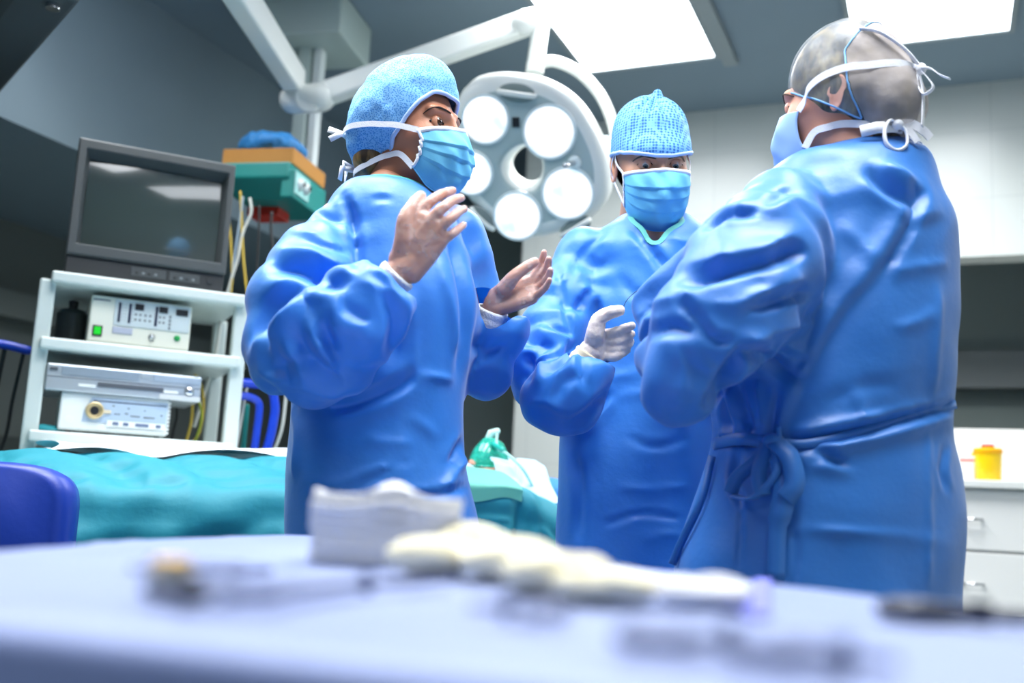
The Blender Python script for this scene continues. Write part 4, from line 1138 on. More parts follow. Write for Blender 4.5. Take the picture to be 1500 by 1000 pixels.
def joints(cfg):
    """skeleton hidden inside the gown, from the same pixel data"""
    d = cfg['d']; J = {}
    for k, p in cfg['J'].items(): J[k] = W(p[0], p[1], d+(p[2] if len(p) > 2 else 0))
    f = Vector(cfg['fwd']).normalized(); J['fwd'] = f; rt = Vector((-f.y, f.x, 0))   # person's left
    pv = J['pelvis']
    for s, q in (('l', 1), ('r', -1)):
        J['hip'+s] = pv+rt*(.075*q)-EZ*.05; J['kn'+s] = Vector((pv.x, pv.y, .48))+rt*(.085*q)+f*.01; J['an'+s] = Vector((pv.x, pv.y, .085))+rt*(.095*q)
    return J

# ------------------------------------------------------------------ woman on the left
woman = dict(d=1.90, fwd=(.85, -.53, 0), voxel=.0085, seed=3, yaw=0, ex=.03, exs=.085,
  torso=[(270, 538, 614, .055), (284, 512, 634, .085), (308, 486, 657, .105), (342, 464, 674, .12), (388, 450, 688, .135), (440, 440, 702, .145), (500, 436, 697, .15), (580, 432, 683, .155), (640, 428, 682, .155), (700, 424, 689, .16), (790, 426, 706, .165), (950, 422, 715, .175), (1190, 415, 722, .19)],
  sleeves=[[(508, 340, -.03, .060), (468, 394, -.10, .077), (440, 454, -.15, .082), (430, 512, -.18, .066), (470, 510, -.22, .083), (515, 470, -.245, .082), (560, 428, -.255, .062), (585, 402, -.26, .042)],
           [(655, 360, .09, .075), (680, 450, .11, .075), (695, 530, .10, .062), (716, 505, .07, .052), (735, 470, .05, .047), (741, 456, .045, .040)]],
  extra=[[(398, 530, -.17, .022), (445, 545, -.20, .034)]],
  J=dict(neck=(572, 285, .0), chest=(570, 370), belly=(565, 500), pelvis=(562, 640), shr=(500, 330, -.03), elr=(425, 510, -.17), wrr=(592, 390, -.26), shl=(645, 355, .08), ell=(695, 530, .09), wrl=(724, 444, .045)),
  strokes=[
   ([(500, 282), (515, 318), (522, 360), (524, 402)], 7, 7, 'v'), ([(548, 296), (556, 290), (572, 294)], 5, 4, 'v'),
   ([(394, 388), (440, 392), (478, 408), (508, 420)], 15, 16, 'v'), ([(400, 372), (450, 376), (505, 398)], 9, 7, 'r'),
   ([(367, 532), (398, 492), (430, 460), (470, 432)], 15, 13, 'r'), ([(385, 500), (400, 460), (440, 424)], 16, 9, 'v'),
   ([(434, 488), (452, 520), (478, 545), (505, 556)], 12, 15, 'v'), ([(475, 470), (486, 510), (508, 545)], 9, 11, 'v'),
   ([(455, 460), (462, 500), (470, 520)], 10, 9, 'r'), ([(498, 434), (508, 452), (540, 470)], 7, 9, 'v'), ([(500, 425), (492, 455), (498, 490)], 8, 7, 'r'),
   ([(542, 398), (558, 410), (572, 420)], 6, 7, 'v'), ([(555, 420), (578, 470), (570, 520)], 10, 8, 'v'), ([(590, 430), (596, 460), (575, 512)], 8, 6, 'r'),
   ([(368, 536), (420, 558), (480, 572), (510, 566)], 9, 8, 'r'), ([(392, 545), (440, 530), (470, 560)], 9, 5, 'v'),
   ([(446, 300), (480, 320), (500, 335)], 6, 4, 'v'), ([(445, 350), (480, 362), (515, 372)], 5, 4, 'v'), ([(430, 340), (470, 345)], 7, 4, 'r'),
   ([(470, 598), (520, 592), (580, 566), (606, 545)], 11, 10, 'v'), ([(606, 430), (607, 490), (606, 545)], 4, 4, 'r'),
   ([(606, 553), (640, 552), (664, 558)], 5, 5, 'r'), ([(655, 345), (672, 400), (680, 470), (672, 560)], 9, 8, 'v'), ([(640, 380), (662, 450), (670, 520)], 7, 5, 'r'),
   ([(440, 702), (500, 708), (540, 690), (590, 684)], 5, 4, 'r'), ([(510, 716), (545, 700), (600, 672)], 5, 4, 'v'), ([(592, 726), (640, 724), (688, 712)], 6, 6, 'v'), ([(540, 712), (570, 720), (600, 728)], 5, 4, 'r'),
   ([(600, 612), (620, 622), (640, 640)], 5, 4, 'r'), ([(650, 720), (668, 690), (690, 660)], 7, 6, 'r'), ([(430, 590), (436, 640), (430, 700)], 6, 5, 'r'), ([(660, 680), (684, 640)], 8, 8, 'v'),
   ([(700, 470), (722, 476), (750, 462)], 5, 4, 'r'), ([(690, 540), (712, 520), (738, 500)], 6, 5, 'v'), ([(530, 640), (570, 650), (610, 645)], 6, 3, 'r')])
J = joints(woman)
Mw = hmat(599, 194, 1.90, 64, 1, -3)
hw_mb, hw_sdf = make_head(Mw, (-.012, .050, -.215), .050, .97, ears=False, eye_h=.0066)
HANDS_W = [dict(d=1.64, wrist=(594, 390, 0), fore=(520, 470, .02), k=1.0,
   thumb=[(592, 352, -.012), (594, 322, -.016), (604, 303, -.008), (616, 288, .004)],
   index=[(614, 316, -.008), (630, 296, -.006), (648, 284, .012), (663, 279, .030)], middle=[(630, 322, -.016), (648, 305, -.018), (663, 294, .004), (675, 290, .026)],
   ring=[(643, 334, -.014), (659, 321, -.016), (672, 310, .004), (680, 306, .024)], pinky=[(648, 351, -.006), (662, 343, -.006), (673, 334, .010), (679, 329, .026)]),
  dict(d=1.94, wrist=(727, 442, 0), fore=(705, 500, .03), k=.94,
   thumb=[(738, 424, -.02), (752, 406, -.03), (768, 393, -.03), (783, 384, -.028)],
   index=[(777, 410, .004), (788, 395, -.002), (794, 381, -.010), (797, 370, -.018)], middle=[(783, 417, .002), (795, 402, -.008), (802, 390, -.020), (804, 380, -.032)],
   ring=[(786, 427, -.004), (797, 414, -.016), (804, 404, -.028), (806, 396, -.040)], pinky=[(780, 438, -.012), (792, 428, -.026), (800, 420, -.038), (805, 410, -.048)])]
p_w = None
hv = []; cf = []
holder = bpy.data.objects.new('holder', None); COL.objects.link(holder)
for h in HANDS_W:
    V, F, wr, dr = build_hand(h, holder, M_vinyl); hv.append((V, F)); cf.append((wr, dr))
p_w = build_body('person in blue gown and cap on the left, both gloved hands raised, looking right', None, hw_mb, hv, J, M_skinw)
for c in list(holder.children): c.parent = p_w
for wr, dr in cf: cuff(p_w, wr, dr, .075, .0300, .038, .016)
add_legs(p_w, J)
cN = W(580, 264, 1.90); Mi = Matrix.Identity(3)
woman['cuts'] = [(cN, Matrix.Rotation(math.radians(64), 3, 'Z'), (.078, .092, .062))]+[(wr+dr*.02, Mi, (.056, .056, .056)) for wr, dr in cf]
g_w, GVw, GFw = build_gown(p_w, woman, M_gown)
eyes(p_w, Mw, M_iris, look=(-12, 2), ir=.62); brows(p_w, hw_sdf, Mw, M_brow, .0026, 14, .0022)
def cap_sdf_w(P):
    d = sd_ell(P, (0, .010, .030), (.085, .104, .098)); d = smin(d, sd_ell(P, (0, .075, -.005), (.062, .052, .075)), .04); d = smin(d, sd_ell(P, (0, .0, .082), (.058, .080, .062)), .04); d = smin(d, sd_ell(P, (0, -.036, .086), (.05, .040, .045)), .03)
    return d
wrn = lambda V: .0035*vnoise(V*28, 2)+.002*vnoise(V*60+3, 5)+.0035*np.abs(vnoise(np.stack([V[:, 0]*18, V[:, 1]*40, V[:, 2]*14], 1), 8))
cw = shell(Mw, cap_sdf_w, lambda P: P[:, 2]-(.052-1.30*np.clip(P[:, 1]+.075, -.004, .105)-.12*np.clip(P[:, 1]-.03, 0, 1)), name='surgical_cap', mats=M_capw, par=p_w, noise=wrn, trim='cap_band', trim_r=.0042, trim_mat=M_capedge)
def hair_w(P): return smin(sd_ell(P, (0, .055, -.062), (.058, .048, .045)), sd_ell(P, (0, .09, -.05), (.04, .03, .04)), .02)
hb = MB(); Vh, Fh = sphere_dirs(48, 32); Vh = np.array((0, .06, -.055))+Vh*np.array((.062, .052, .042)); hb.add([Mw @ Vector(p) for p in Vh.tolist()], [tuple(f) for f in Fh.tolist()]); hb.build('hair', M_hairw, p_w, smooth=True)
mk, cr = face_mask(Mw, p_w, M_mask, seed=1, wrap=71, hw=.073)
def capstrap(par, sdf, Mh, az_el, w=.011, name='mask_tie', off=.004, m_=M_tape, start=None, end=None):
    P = on_surf(sdf, Mh, [(a, e, off) for a, e in az_el])
    if start is not None: P = [start]+P
    if end: P = P+end
    P = [Vector(p) for p in spline(P, 6)]
    return MB().ribbon(P, w, .0015, side=(Mh.to_3x3() @ Vector((0, 0, 1)))).build(name, m_, par, ang=50)
cap_or_head = lambda P: np.minimum(cap_sdf_w(P), head_sdf(P, (0, .045, -.22)))
for s, c in ((-1, 'tl'), (1, 'tr')):
    capstrap(mk, cap_or_head, Mw, [(s*75, -8), (s*95, -6), (s*115, -3), (s*140, -1), (s*165, 0), (s*180, 0)], start=cr[c], off=.0065)
kn = Mw @ Vector((-.035, .135, .0))
for q in ((-.05, .150, -.014), (-.036, .165, .012)):
    MB().ribbon([Mw @ Vector((-.02, .128, .0)), kn, Mw @ Vector(q)], .012, .0015, side=EZ).build('mask_tie_end', M_tape, mk, smooth=True)
MB().ball(Mw @ Vector((-.018, .13, 0)), (.010, .010, .008), 14, 10).build('tie_knot', M_tape, mk, smooth=True)
low = lambda P: np.minimum(head_sdf(P, (-.012, .050, -.215), .052), hair_w(P)-.004)
for s, c in ((-1, 'bl'), (1, 'br')):
    capstrap(mk, low, Mw, [(s*70, -44), (s*95, -46), (s*120, -45), (s*150, -40), (s*178, -36)], start=cr[c], off=.004)
for q in ((-.045, .115, -.075), (-.05, .12, -.098), (-.02, .13, -.10)):
    MB().ribbon([Mw @ Vector((-.02, .105, -.072)), Mw @ Vector(((-.02+q[0])/2-.01, .12, (-.072+q[2])/2+.012)), Mw @ Vector(q)], .011, .0015, side=EZ).build('mask_tie_end', M_tape, mk, smooth=True)

# ------------------------------------------------------------------ man in the middle
man = dict(d=2.20, fwd=(.0, -1, 0), voxel=.0085, seed=9, ex=.025, exs=.075,
  torso=[(318, 918, 1005, .05), (332, 898, 1025, .075), (352, 872, 1058, .095), (385, 848, 1085, .115), (440, 832, 1092, .125), (520, 826, 1088, .13), (600, 824, 1080, .135), (680, 818, 1078, .14), (760, 816, 1078, .145), (830, 815, 1078, .15), (950, 810, 1082, .16), (1130, 802, 1088, .17)],
  sleeves=[[(862, 382, .0, .068), (832, 450, -.04, .072), (810, 520, -.09, .072), (808, 566, -.13, .064), (830, 572, -.18, .070), (855, 545, -.20, .055), (872, 524, -.205, .040)],
           [(1062, 390, .0, .066), (1090, 460, -.03, .072), (1098, 530, -.08, .066), (1070, 520, -.17, .058), (1035, 490, -.22, .046), (1022, 478, -.235, .040)]],
  J=dict(neck=(957, 340, .0), chest=(957, 420), belly=(955, 540), pelvis=(950, 680), shr=(868, 392, 0), elr=(802, 560, -.10), wrr=(870, 518, -.20), shl=(1055, 395, 0), ell=(1096, 530, -.06), wrl=(1010, 466, -.24)),
  strokes=[
   ([(882, 345), (858, 365), (838, 400), (826, 430)], 4, 4, 'v'), ([(815, 390), (824, 430), (836, 490)], 5, 6, 'v'), ([(925, 332), (950, 360), (978, 400)], 8, 7, 'v'), ([(940, 340), (968, 372)], 6, 4, 'r'),
   ([(842, 456), (856, 438), (868, 422)], 6, 7, 'v'), ([(872, 440), (876, 462), (866, 480)], 6, 5, 'v'), ([(850, 420), (880, 428)], 6, 4, 'r'), ([(868, 368), (884, 384)], 8, 4, 'r'),
   ([(764, 500), (790, 504), (815, 520)], 9, 9, 'v'), ([(768, 520), (784, 540), (770, 560)], 7, 7, 'v'), ([(776, 556), (800, 528), (830, 512)], 8, 8, 'r'), ([(795, 548), (820, 528), (846, 505)], 8, 9, 'v'), ([(782, 480), (810, 490), (838, 498)], 7, 6, 'r'),
   ([(804, 478), (824, 488), (838, 488)], 5, 6, 'v'), ([(852, 520), (856, 560), (866, 570)], 5, 6, 'v'), ([(838, 520), (840, 550)], 5, 5, 'r'), ([(812, 590), (826, 560), (850, 550)], 8, 5, 'v'), ([(776, 592), (800, 588), (830, 606)], 6, 5, 'r'),
   ([(832, 622), (860, 606), (892, 575)], 9, 10, 'v'), ([(892, 555), (920, 548), (945, 546)], 4, 3, 'r'), ([(905, 580), (950, 575), (985, 572)], 4, 3, 'r'), ([(960, 610), (985, 618), (1010, 622)], 5, 4, 'r'),
   ([(920, 640), (960, 655), (1010, 640)], 6, 3, 'v'), ([(900, 712), (950, 716), (1010, 712)], 4, 4, 'r'), ([(880, 770), (940, 752), (1000, 760)], 5, 4, 'v'), ([(840, 660), (850, 720), (846, 790)], 8, 3, 'v'), ([(940, 790), (980, 782), (1010, 790)], 5, 3, 'r'),
   ([(980, 345), (1005, 355), (1025, 350)], 5, 4, 'r'), ([(905, 400), (930, 430), (980, 440)], 8, 3, 'v')])
J = joints(man)
Mm = hmat(954, 240, 2.17, 7, 20, -5)
hm_mb, hm_sdf = make_head(Mm, (.005, .075, -.195), .058, 1.06, eye_h=.0019, eye_dz=-.0030)
HANDS_M = [dict(d=1.99, wrist=(868, 513, 0), fore=(845, 545, .01), k=1.08,
   thumb=[(872, 490, -.022), (876, 470, -.028), (890, 459, -.034), (907, 455, -.040)],
   index=[(889, 490, -.004), (906, 485, -.026), (917, 480, -.040), (926, 477, -.050)], middle=[(890, 502, .0), (909, 500, -.022), (919, 494, -.030), (925, 489, -.030)],
   ring=[(888, 513, .002), (907, 512, -.018), (918, 507, -.022), (924, 500, -.018)], pinky=[(884, 523, .0), (900, 523, -.016), (911, 518, -.020), (919, 512, -.016)]),
  dict(d=1.96, wrist=(1012, 468, 0), fore=(1040, 492, .02), k=1.05,
   thumb=[(1008, 448, -.02), (1000, 434, -.03), (992, 424, -.04), (984, 418, -.05)],
   index=[(992, 452, -.004), (976, 446, -.016), (966, 448, -.03), (962, 454, -.04)], middle=[(990, 462, 0), (974, 458, -.014), (966, 461, -.026), (964, 467, -.034)],
   ring=[(990, 472, .0), (975, 470, -.014), (968, 473, -.024), (967, 479, -.03)], pinky=[(992, 482, 0), (980, 482, -.012), (974, 485, -.02), (973, 490, -.026)])]
hv = []; cf = []
for h in HANDS_M:
    V, F, wr, dr = build_hand(h, holder, M_latex, M_latexcuff); hv.append((V, F)); cf.append((wr, dr))
p_m = build_body('person in dotted blue cap in the middle, head bowed, one gloved hand held out', None, hm_mb, hv, J, M_skinm)
for c in list(holder.children): c.parent = p_m
for wr, dr in cf:
    c_ = cuff(p_m, wr, dr, .058, .0285, .036, .008); c_.name = 'glove_cuff'; c_.data.materials[0] = M_latexcuff
    a_, b_ = frame_of(dr); MB().tube([wr+dr*.062, wr+dr*.066, wr+dr*.070], [.0372, .0386, .0372], 28).build('cuff_bead', M_latexcuff, c_, smooth=True)
add_legs(p_m, J)
cN = W(962, 318, 2.13)
man['cuts'] = [(cN, Mi, (.058, .12, .040)), (W(964, 332, 2.05), Mi, (.030, .07, .042))]+[(wr+dr*.022, Mi, (.042, .042, .042)) for wr, dr in cf]
g_m, GVm, GFm = build_gown(p_m, man, M_gown)
eyes(p_m, Mm, M_irisb, look=(-6, -24)); brows(p_m, hm_sdf, Mm, M_hairm, .0030, 9, .0008)
def cap_sdf_m(P):
    d = sd_ell(P, (0, .012, .030), (.086, .106, .102)); d = smin(d, sd_ell(P, (0, -.022, .026), (.074, .090, .05)), .02); d = smin(d, sd_ell(P, (0, .02, .088), (.062, .07, .048)), .04); d = smin(d, sd_cap(P, (.004, .0, .13), (.008, -.004, .152), .012, .008), .014); return d
def nm(V):
    r = np.hypot(V[:, 0]-.004, V[:, 1]); a = np.arctan2(V[:, 1], V[:, 0]-.004)
    return .0022*vnoise(V*30, 6)+.0045*np.sin(a*11+2*np.sin(a*3))*np.clip((V[:, 2]-.07)/.06, 0, 1)*np.clip(r/.03, 0, 1)
cm = shell(Mm, cap_sdf_m, lambda P: P[:, 2]-(.024-.10*(P[:, 1]+.09)-.03*np.clip(P[:, 1], 0, 1)-.008*np.cos(P[:, 0]*28)), name='surgical_cap', mats=M_capm, par=p_m, noise=nm, trim='cap_band', trim_r=.0045, trim_mat=M_capedge)
def hair_m(P): return np.maximum(sd_ell(P, (0, .016, .026), (.0785, .0975, .091)), -P[:, 2]-.045)
shell(Mm, lambda P: sd_ell(P, (0, .02, .015), (.079, .094, .095)), lambda P: np.where(P[:, 1] > .02, P[:, 2]+.06, -1), name='hair', mats=M_hairm, par=p_m)
mk, cr = face_mask(Mm, p_m, M_mask, hw=.074, ztop=-.010, H=.130, seed=4, reach=1.03)
for s, (a, b) in ((-1, ('tl', 'bl')), (1, ('tr', 'br'))):
    e1 = Mm @ Vector((s*.080, .012, .022)); e2 = Mm @ Vector((s*.084, .028, -.010)); e3 = Mm @ Vector((s*.078, .018, -.040))
    MB().ribbon([Vector(q) for q in spline([cr[a], (cr[a]+e1)/2+Mm.to_3x3() @ Vector((s*.006, 0, 0)), e1, e2, e3, cr[b]], 6)], .005, .0015, side=EZ).build('ear_loop', M_tape, mk, smooth=True)

# ------------------------------------------------------------------ clinician on the right, seen from behind
rgt = dict(d=1.74, fwd=(-.93, .37, 0), voxel=.0085, seed=21, ex=.03, exs=.07, freq=11, bend=.33,
  torso=[(212, 1228, 1338, .06), (232, 1190, 1352, .085), (255, 1140, 1362, .105), (290, 1108, 1370, .125), (330, 1092, 1384, .14), (390, 1080, 1390, .15), (470, 1072, 1388, .155), (550, 1058, 1382, .155), (600, 1048, 1380, .152), (640, 1050, 1380, .15), (690, 1040, 1390, .155), (760, 1018, 1394, .165), (825, 994, 1393, .172), (890, 986, 1388, .178), (1000, 976, 1392, .185), (1230, 961, 1402, .20)],
  sleeves=[[(1152, 328, -.07, .088), (1105, 400, -.14, .105), (1055, 470, -.19, .092), (1016, 525, -.21, .066), (998, 556, -.20, .050), (986, 505, -.12, .045), (988, 458, -.03, .048), (996, 428, .05, .042), (1003, 414, .10, .036)],
           [(1170, 340, .20, .085), (1110, 430, .24, .085), (1060, 500, .24, .072), (1040, 470, .26, .055), (1030, 445, .28, .042)]],
  extra=[[(1000, 556, -.20, .052), (988, 590, -.20, .020), (984, 604, -.20, .008)], [(1080, 400, -.10, .09), (966, 455, -.04, .034)], [(1110, 470, -.10, .09), (1160, 540, -.08, .05)]],
  J=dict(neck=(1260, 240, 0), chest=(1250, 350), belly=(1235, 500), pelvis=(1225, 660), shl=(1160, 335, -.07), ell=(995, 545, -.19), wrl=(1000, 408, .10), shr=(1180, 345, .18), elr=(1060, 490, .24), wrr=(1022, 432, .28)),
  strokes=[
   ([(1384, 318), (1340, 330), (1305, 375), (1282, 402), (1235, 455), (1190, 530), (1160, 600), (1148, 640)], 12, 15, 's'),
   ([(1270, 248), (1300, 275), (1342, 300)], 11, 13, 'v'), ([(1330, 262), (1345, 290), (1325, 340), (1288, 398)], 10, 10, 'v'), ([(1232, 330), (1260, 355), (1280, 385)], 6, 5, 'r'), ([(1290, 240), (1330, 262), (1348, 285)], 8, 8, 'r'),
   ([(1032, 335), (1060, 318), (1110, 310)], 8, 9, 'v'), ([(1050, 362), (1070, 385), (1110, 378), (1150, 350)], 10, 9, 'r'), ([(995, 415), (1060, 398), (1130, 380), (1180, 362)], 13, 14, 'v'),
   ([(990, 425), (1030, 445), (1090, 446), (1130, 432)], 10, 6, 'r'), ([(1095, 440), (1140, 418), (1180, 400)], 9, 9, 'r'), ([(1085, 455), (1140, 440), (1190, 425)], 9, 11, 'v'),
   ([(1085, 505), (1130, 482), (1188, 470)], 12, 12, 'r'), ([(990, 430), (1030, 480), (1050, 500), (1080, 495)], 8, 8, 'v'), ([(1005, 500), (1030, 530), (1045, 545)], 8, 7, 'r'), ([(940, 490), (990, 480), (1020, 490)], 10, 8, 'v'), ([(930, 470), (960, 445), (1010, 430)], 8, 6, 'r'), ([(992, 600), (1000, 550), (985, 500)], 8, 6, 'r'),
   ([(1130, 508), (1150, 520), (1188, 535)], 8, 8, 'v'), ([(1110, 320), (1150, 300), (1200, 285)], 9, 5, 'r'), ([(1120, 300), (1160, 278)], 7, 5, 'v'), ([(1060, 330), (1090, 300)], 7, 5, 'r'),
   ([(1036, 600), (1050, 570), (1088, 516), (1130, 530), (1180, 560)], 11, 15, 'v'),
   ([(1050, 560), (1060, 600), (1075, 640)], 6, 7, 'v'), ([(1080, 560), (1092, 600), (1105, 640)], 6, 6, 'v'), ([(1110, 555), (1115, 600), (1122, 640)], 5, 6, 'r'), ([(1140, 570), (1135, 610), (1130, 640)], 6, 6, 'v'), ([(1066, 570), (1078, 610)], 5, 5, 'r'),
   ([(1148, 646), (1220, 640), (1300, 620), (1404, 592)], 8, 11, 'v'), ([(1160, 636), (1240, 616), (1300, 606)], 8, 6, 'r'), ([(1165, 660), (1230, 655), (1300, 640), (1395, 608)], 8, 6, 'r'),
   ([(1160, 656), (1200, 660), (1240, 682)], 7, 9, 'v'), ([(1165, 672), (1200, 685), (1250, 692)], 6, 5, 'r'), ([(1045, 650), (1080, 646), (1125, 648)], 6, 8, 'v'), ([(1046, 640), (1080, 634), (1120, 640)], 5, 4, 'r'),
   ([(1044, 660), (1030, 720), (1005, 780), (986, 830)], 7, 10, 's'), ([(1082, 660), (1075, 700), (1085, 740)], 7, 6, 'v'), ([(1160, 770), (1230, 778), (1300, 785), (1390, 792)], 4, 5, 'r'), ([(1360, 630), (1361, 720), (1360, 860)], 4, 4, 'r'), ([(1386, 650), (1380, 690), (1388, 720)], 5, 5, 'v'), ([(1162, 770), (1164, 820), (1160, 870)], 5, 5, 'v'), ([(1085, 730), (1084, 800), (1082, 840)], 4, 4, 'v'),
   ([(1240, 560), (1262, 590), (1262, 620)], 6, 4, 'r'), ([(1310, 480), (1350, 470), (1368, 455)], 6, 4, 'r'), ([(1375, 420), (1372, 500), (1365, 580)], 7, 5, 'r'), ([(1200, 600), (1250, 570), (1320, 560)], 10, 4, 'v'), ([(1300, 400), (1340, 392), (1390, 385)], 7, 4, 'r')])
J = joints(rgt)
Mr = hmat(1232, 152, 1.74, -132, 2, 2)
hr_mb, hr_sdf = make_head(Mr, (.0, .045, -.215), .054, 1.0)
HANDS_R = [dict(d=1.86, wrist=(1003, 416, 0), fore=(985, 450, -.06), k=.94,
   thumb=[(1006, 408, .012), (1006, 400, .02), (1002, 394, .028), (994, 394, .036)],
   index=[(1000, 398, .02), (992, 396, .036), (986, 402, .05), (984, 412, .056)], middle=[(996, 402, .012), (988, 402, .03), (982, 410, .042), (980, 418, .046)],
   ring=[(992, 408, .006), (985, 410, .022), (980, 418, .032), (980, 426, .036)], pinky=[(990, 416, 0), (984, 420, .014), (980, 427, .022), (981, 433, .026)]),
  dict(d=2.0, wrist=(1024, 440, 0), fore=(1050, 470, -.02), k=.94,
   thumb=[(1016, 432, .02), (1010, 424, .03), (1004, 418, .036), (998, 412, .04)],
   index=[(1008, 436, .01), (1000, 432, .02), (994, 434, .028), (992, 440, .03)], middle=[(1006, 444, .008), (998, 442, .016), (993, 446, .022), (992, 452, .022)],
   ring=[(1007, 452, .004), (1000, 452, .01), (996, 456, .014), (996, 462, .014)], pinky=[(1010, 460, 0), (1004, 461, .006), (1001, 465, .008), (1002, 470, .008)])]
hv = []; cf = []
for h in HANDS_R:
    V, F, wr, dr = build_hand(h, holder, M_latex, M_latexcuff); hv.append((V, F)); cf.append((wr, dr))
p_r = build_body('person in tied blue gown and sheer cap on the right, seen from behind', None, hr_mb, hv, J, M_skinr)
for c in list(holder.children): c.parent = p_r
for wr, dr in cf: cuff(p_r, wr, dr, .05, .029, .034)
add_legs(p_r, J)
bpy.data.objects.remove(holder)
cN = W(1262, 205, 1.735)
rgt['cuts'] = [(cN, Matrix.Rotation(math.radians(-112), 3, 'Z'), (.082, .10, .050))]+[(wr+dr*.022, Mi, (.04, .04, .04)) for wr, dr in cf]
rgt['trim_m'] = M_gownr
g_r, GVr, GFr = build_gown(p_r, rgt, M_gownr)
eyes(p_r, Mr, M_iris, look=(0, -8)); brows(p_r, hr_sdf, Mr, M_brow)
def hair_r(P):
    d = sd_ell(P, (0, .014, .040), (.084, .1015, .104)); d = smin(d, sd_ell(P, (0, .078, -.030), (.060, .054, .062)), .03); return d
hrn = lambda V: .002*vnoise(np.stack([V[:, 0]*50, V[:, 1]*20, V[:, 2]*30], 1), 3)
shell(Mr, hair_r, lambda P: np.where(P[:, 1] < -.02, P[:, 2]-(.045-.9*(P[:, 1]+.085)), P[:, 2]+.092), name='hair', mats=M_hairr, par=p_r, noise=hrn)
def cap_sdf_r(P):
    d = sd_ell(P, (0, .014, .040), (.087, .104, .109)); d = smin(d, sd_ell(P, (0, .085, -.022), (.066, .062, .070)), .04)
    for q in (-1, 1): d = smin(d, sd_ell(P, (q*.075, .022, -.002), (.024, .04, .045)), .03)
    return d
brim_r = lambda P: P[:, 2]-(.036-.66*(P[:, 1]+.09)+.05*np.clip(P[:, 1]-.03, 0, 1))
wr2 = lambda V: .002*vnoise(V*26, 4)+.0025*np.abs(vnoise(np.stack([V[:, 0]*22, V[:, 1]*22, V[:, 2]*9], 1), 8))
sm = lambda P: P[:, 1]-.052+.10*(P[:, 2]-.02)+(.7*np.clip(P[:, 2]-.06, 0, 1))*-1
cr_ = shell(Mr, cap_sdf_r, lambda P: np.minimum(brim_r(P), -sm(P)), name='surgical_cap', mats=M_sheer, par=p_r, noise=wr2, trim='cap_seam', trim_r=.0016, trim_mat=mat('cap_seam_blue', (120, 176, 226), .6), thick=0, nu=260, nv=220)
cb_ = shell(Mr, cap_sdf_r, lambda P: np.minimum(brim_r(P)+.0, sm(P)), name='cap_back', mats=M_sheerback, par=cr_, noise=wr2, thick=0, nu=260, nv=220)
mk, cr = face_mask(Mr, p_r, M_maskp, seed=7, edge=False, pleats=False, reach=.95)
both = lambda P: np.minimum(cap_sdf_r(P), head_sdf(P, (0, .045, -.22)))
for s, c in ((-1, 'tl'), (1, 'tr')):
    capstrap(mk, both, Mr, [(s*66, -5), (s*80, 3), (s*98, 8), (s*118, 11), (s*140, 12), (s*160, 11), (s*180, 10)], start=cr[c], off=.004, w=.013)
for s, c in ((-1, 'bl'), (1, 'br')):
    capstrap(mk, lambda P: np.minimum(head_sdf(P, (0, .045, -.215)), hair_r(P)), Mr, [(s*68, -44), (s*90, -45), (s*115, -44), (s*145, -40), (s*172, -36)], start=cr[c], off=.005, w=.013)
L3 = lambda *p: Mr @ Vector(p)
def loop(pts, w=.010, nm_='mask_tie_end', par=None, side=None): return MB().ribbon([Vector(q) for q in spline([L3(*p) for p in pts], 8)], w, .0016, side=side or (Mr.to_3x3() @ Vector((1, 0, 0)))).build(nm_, M_tape, par or mk, smooth=True)
# lower bow at the nape, upper bow on the cap
def KP(a, b, c=.006): return L3(.028-.669*a+.743*c, .106+.743*a+.669*c, -.076+b)
bow = [KP(0, 0), KP(-.014, .006, .010), KP(-.026, -.014, .014), KP(-.024, -.038, .016), KP(-.008, -.049, .016), KP(.010, -.038, .014), KP(.011, -.012, .010), KP(0, 0)]
MB().tube([Vector(q) for q in spline(bow, 8)], .0042, 10, flat=.6).build('tie_loop', M_tape, mk, smooth=True)
for pts_, w_ in (([KP(0, 0), KP(.024, .002, .004), KP(.044, -.010, .004), KP(.056, -.022, .002)], .016), ([KP(0, 0), KP(.018, -.010, .006), KP(.032, -.030, .006)], .012)):
    MB().ribbon([Vector(q) for q in spline(pts_, 8)], w_, .0016, side=EZ).build('mask_tie_end', M_tape, mk, ang=50)
MB().ball(KP(0, 0), (.010, .010, .009), 14, 10).build('tie_knot', M_tape, mk, smooth=True)
MB().ribbon([L3(.068, .06, -.086), L3(.058, .085, -.082), L3(.03, .108, -.078)], .020, .002, side=EZ).build('tie_band', M_tape, mk, smooth=True)
loop([(.01, .143, .022), (.02, .165, .012), (.024, .182, -.006), (.022, .196, -.016)], .011, 'cap_tie', cr_)
loop([(.01, .143, .022), (.016, .158, .0), (.02, .168, -.022), (.02, .152, -.03), (.016, .143, -.01), (.012, .142, .018)], .009, 'cap_tie', cr_)
loop([(.008, .142, .02), (.012, .148, -.02), (.018, .148, -.06), (.02, .146, -.085)], .010, 'cap_tie', cr_)
MB().tube([Vector(q) for q in spline([L3(.062, .070, .098), L3(.055, .098, .085), L3(.035, .128, .055), L3(.012, .146, .024)], 8)], .0055, 10, flat=.5, dome=True).build('cap_tie', M_tape, cr_, smooth=True)
MB().ball(L3(.01, .146, .02), (.010, .010, .010), 14, 10).build('tie_knot', M_tape, cr_, smooth=True)

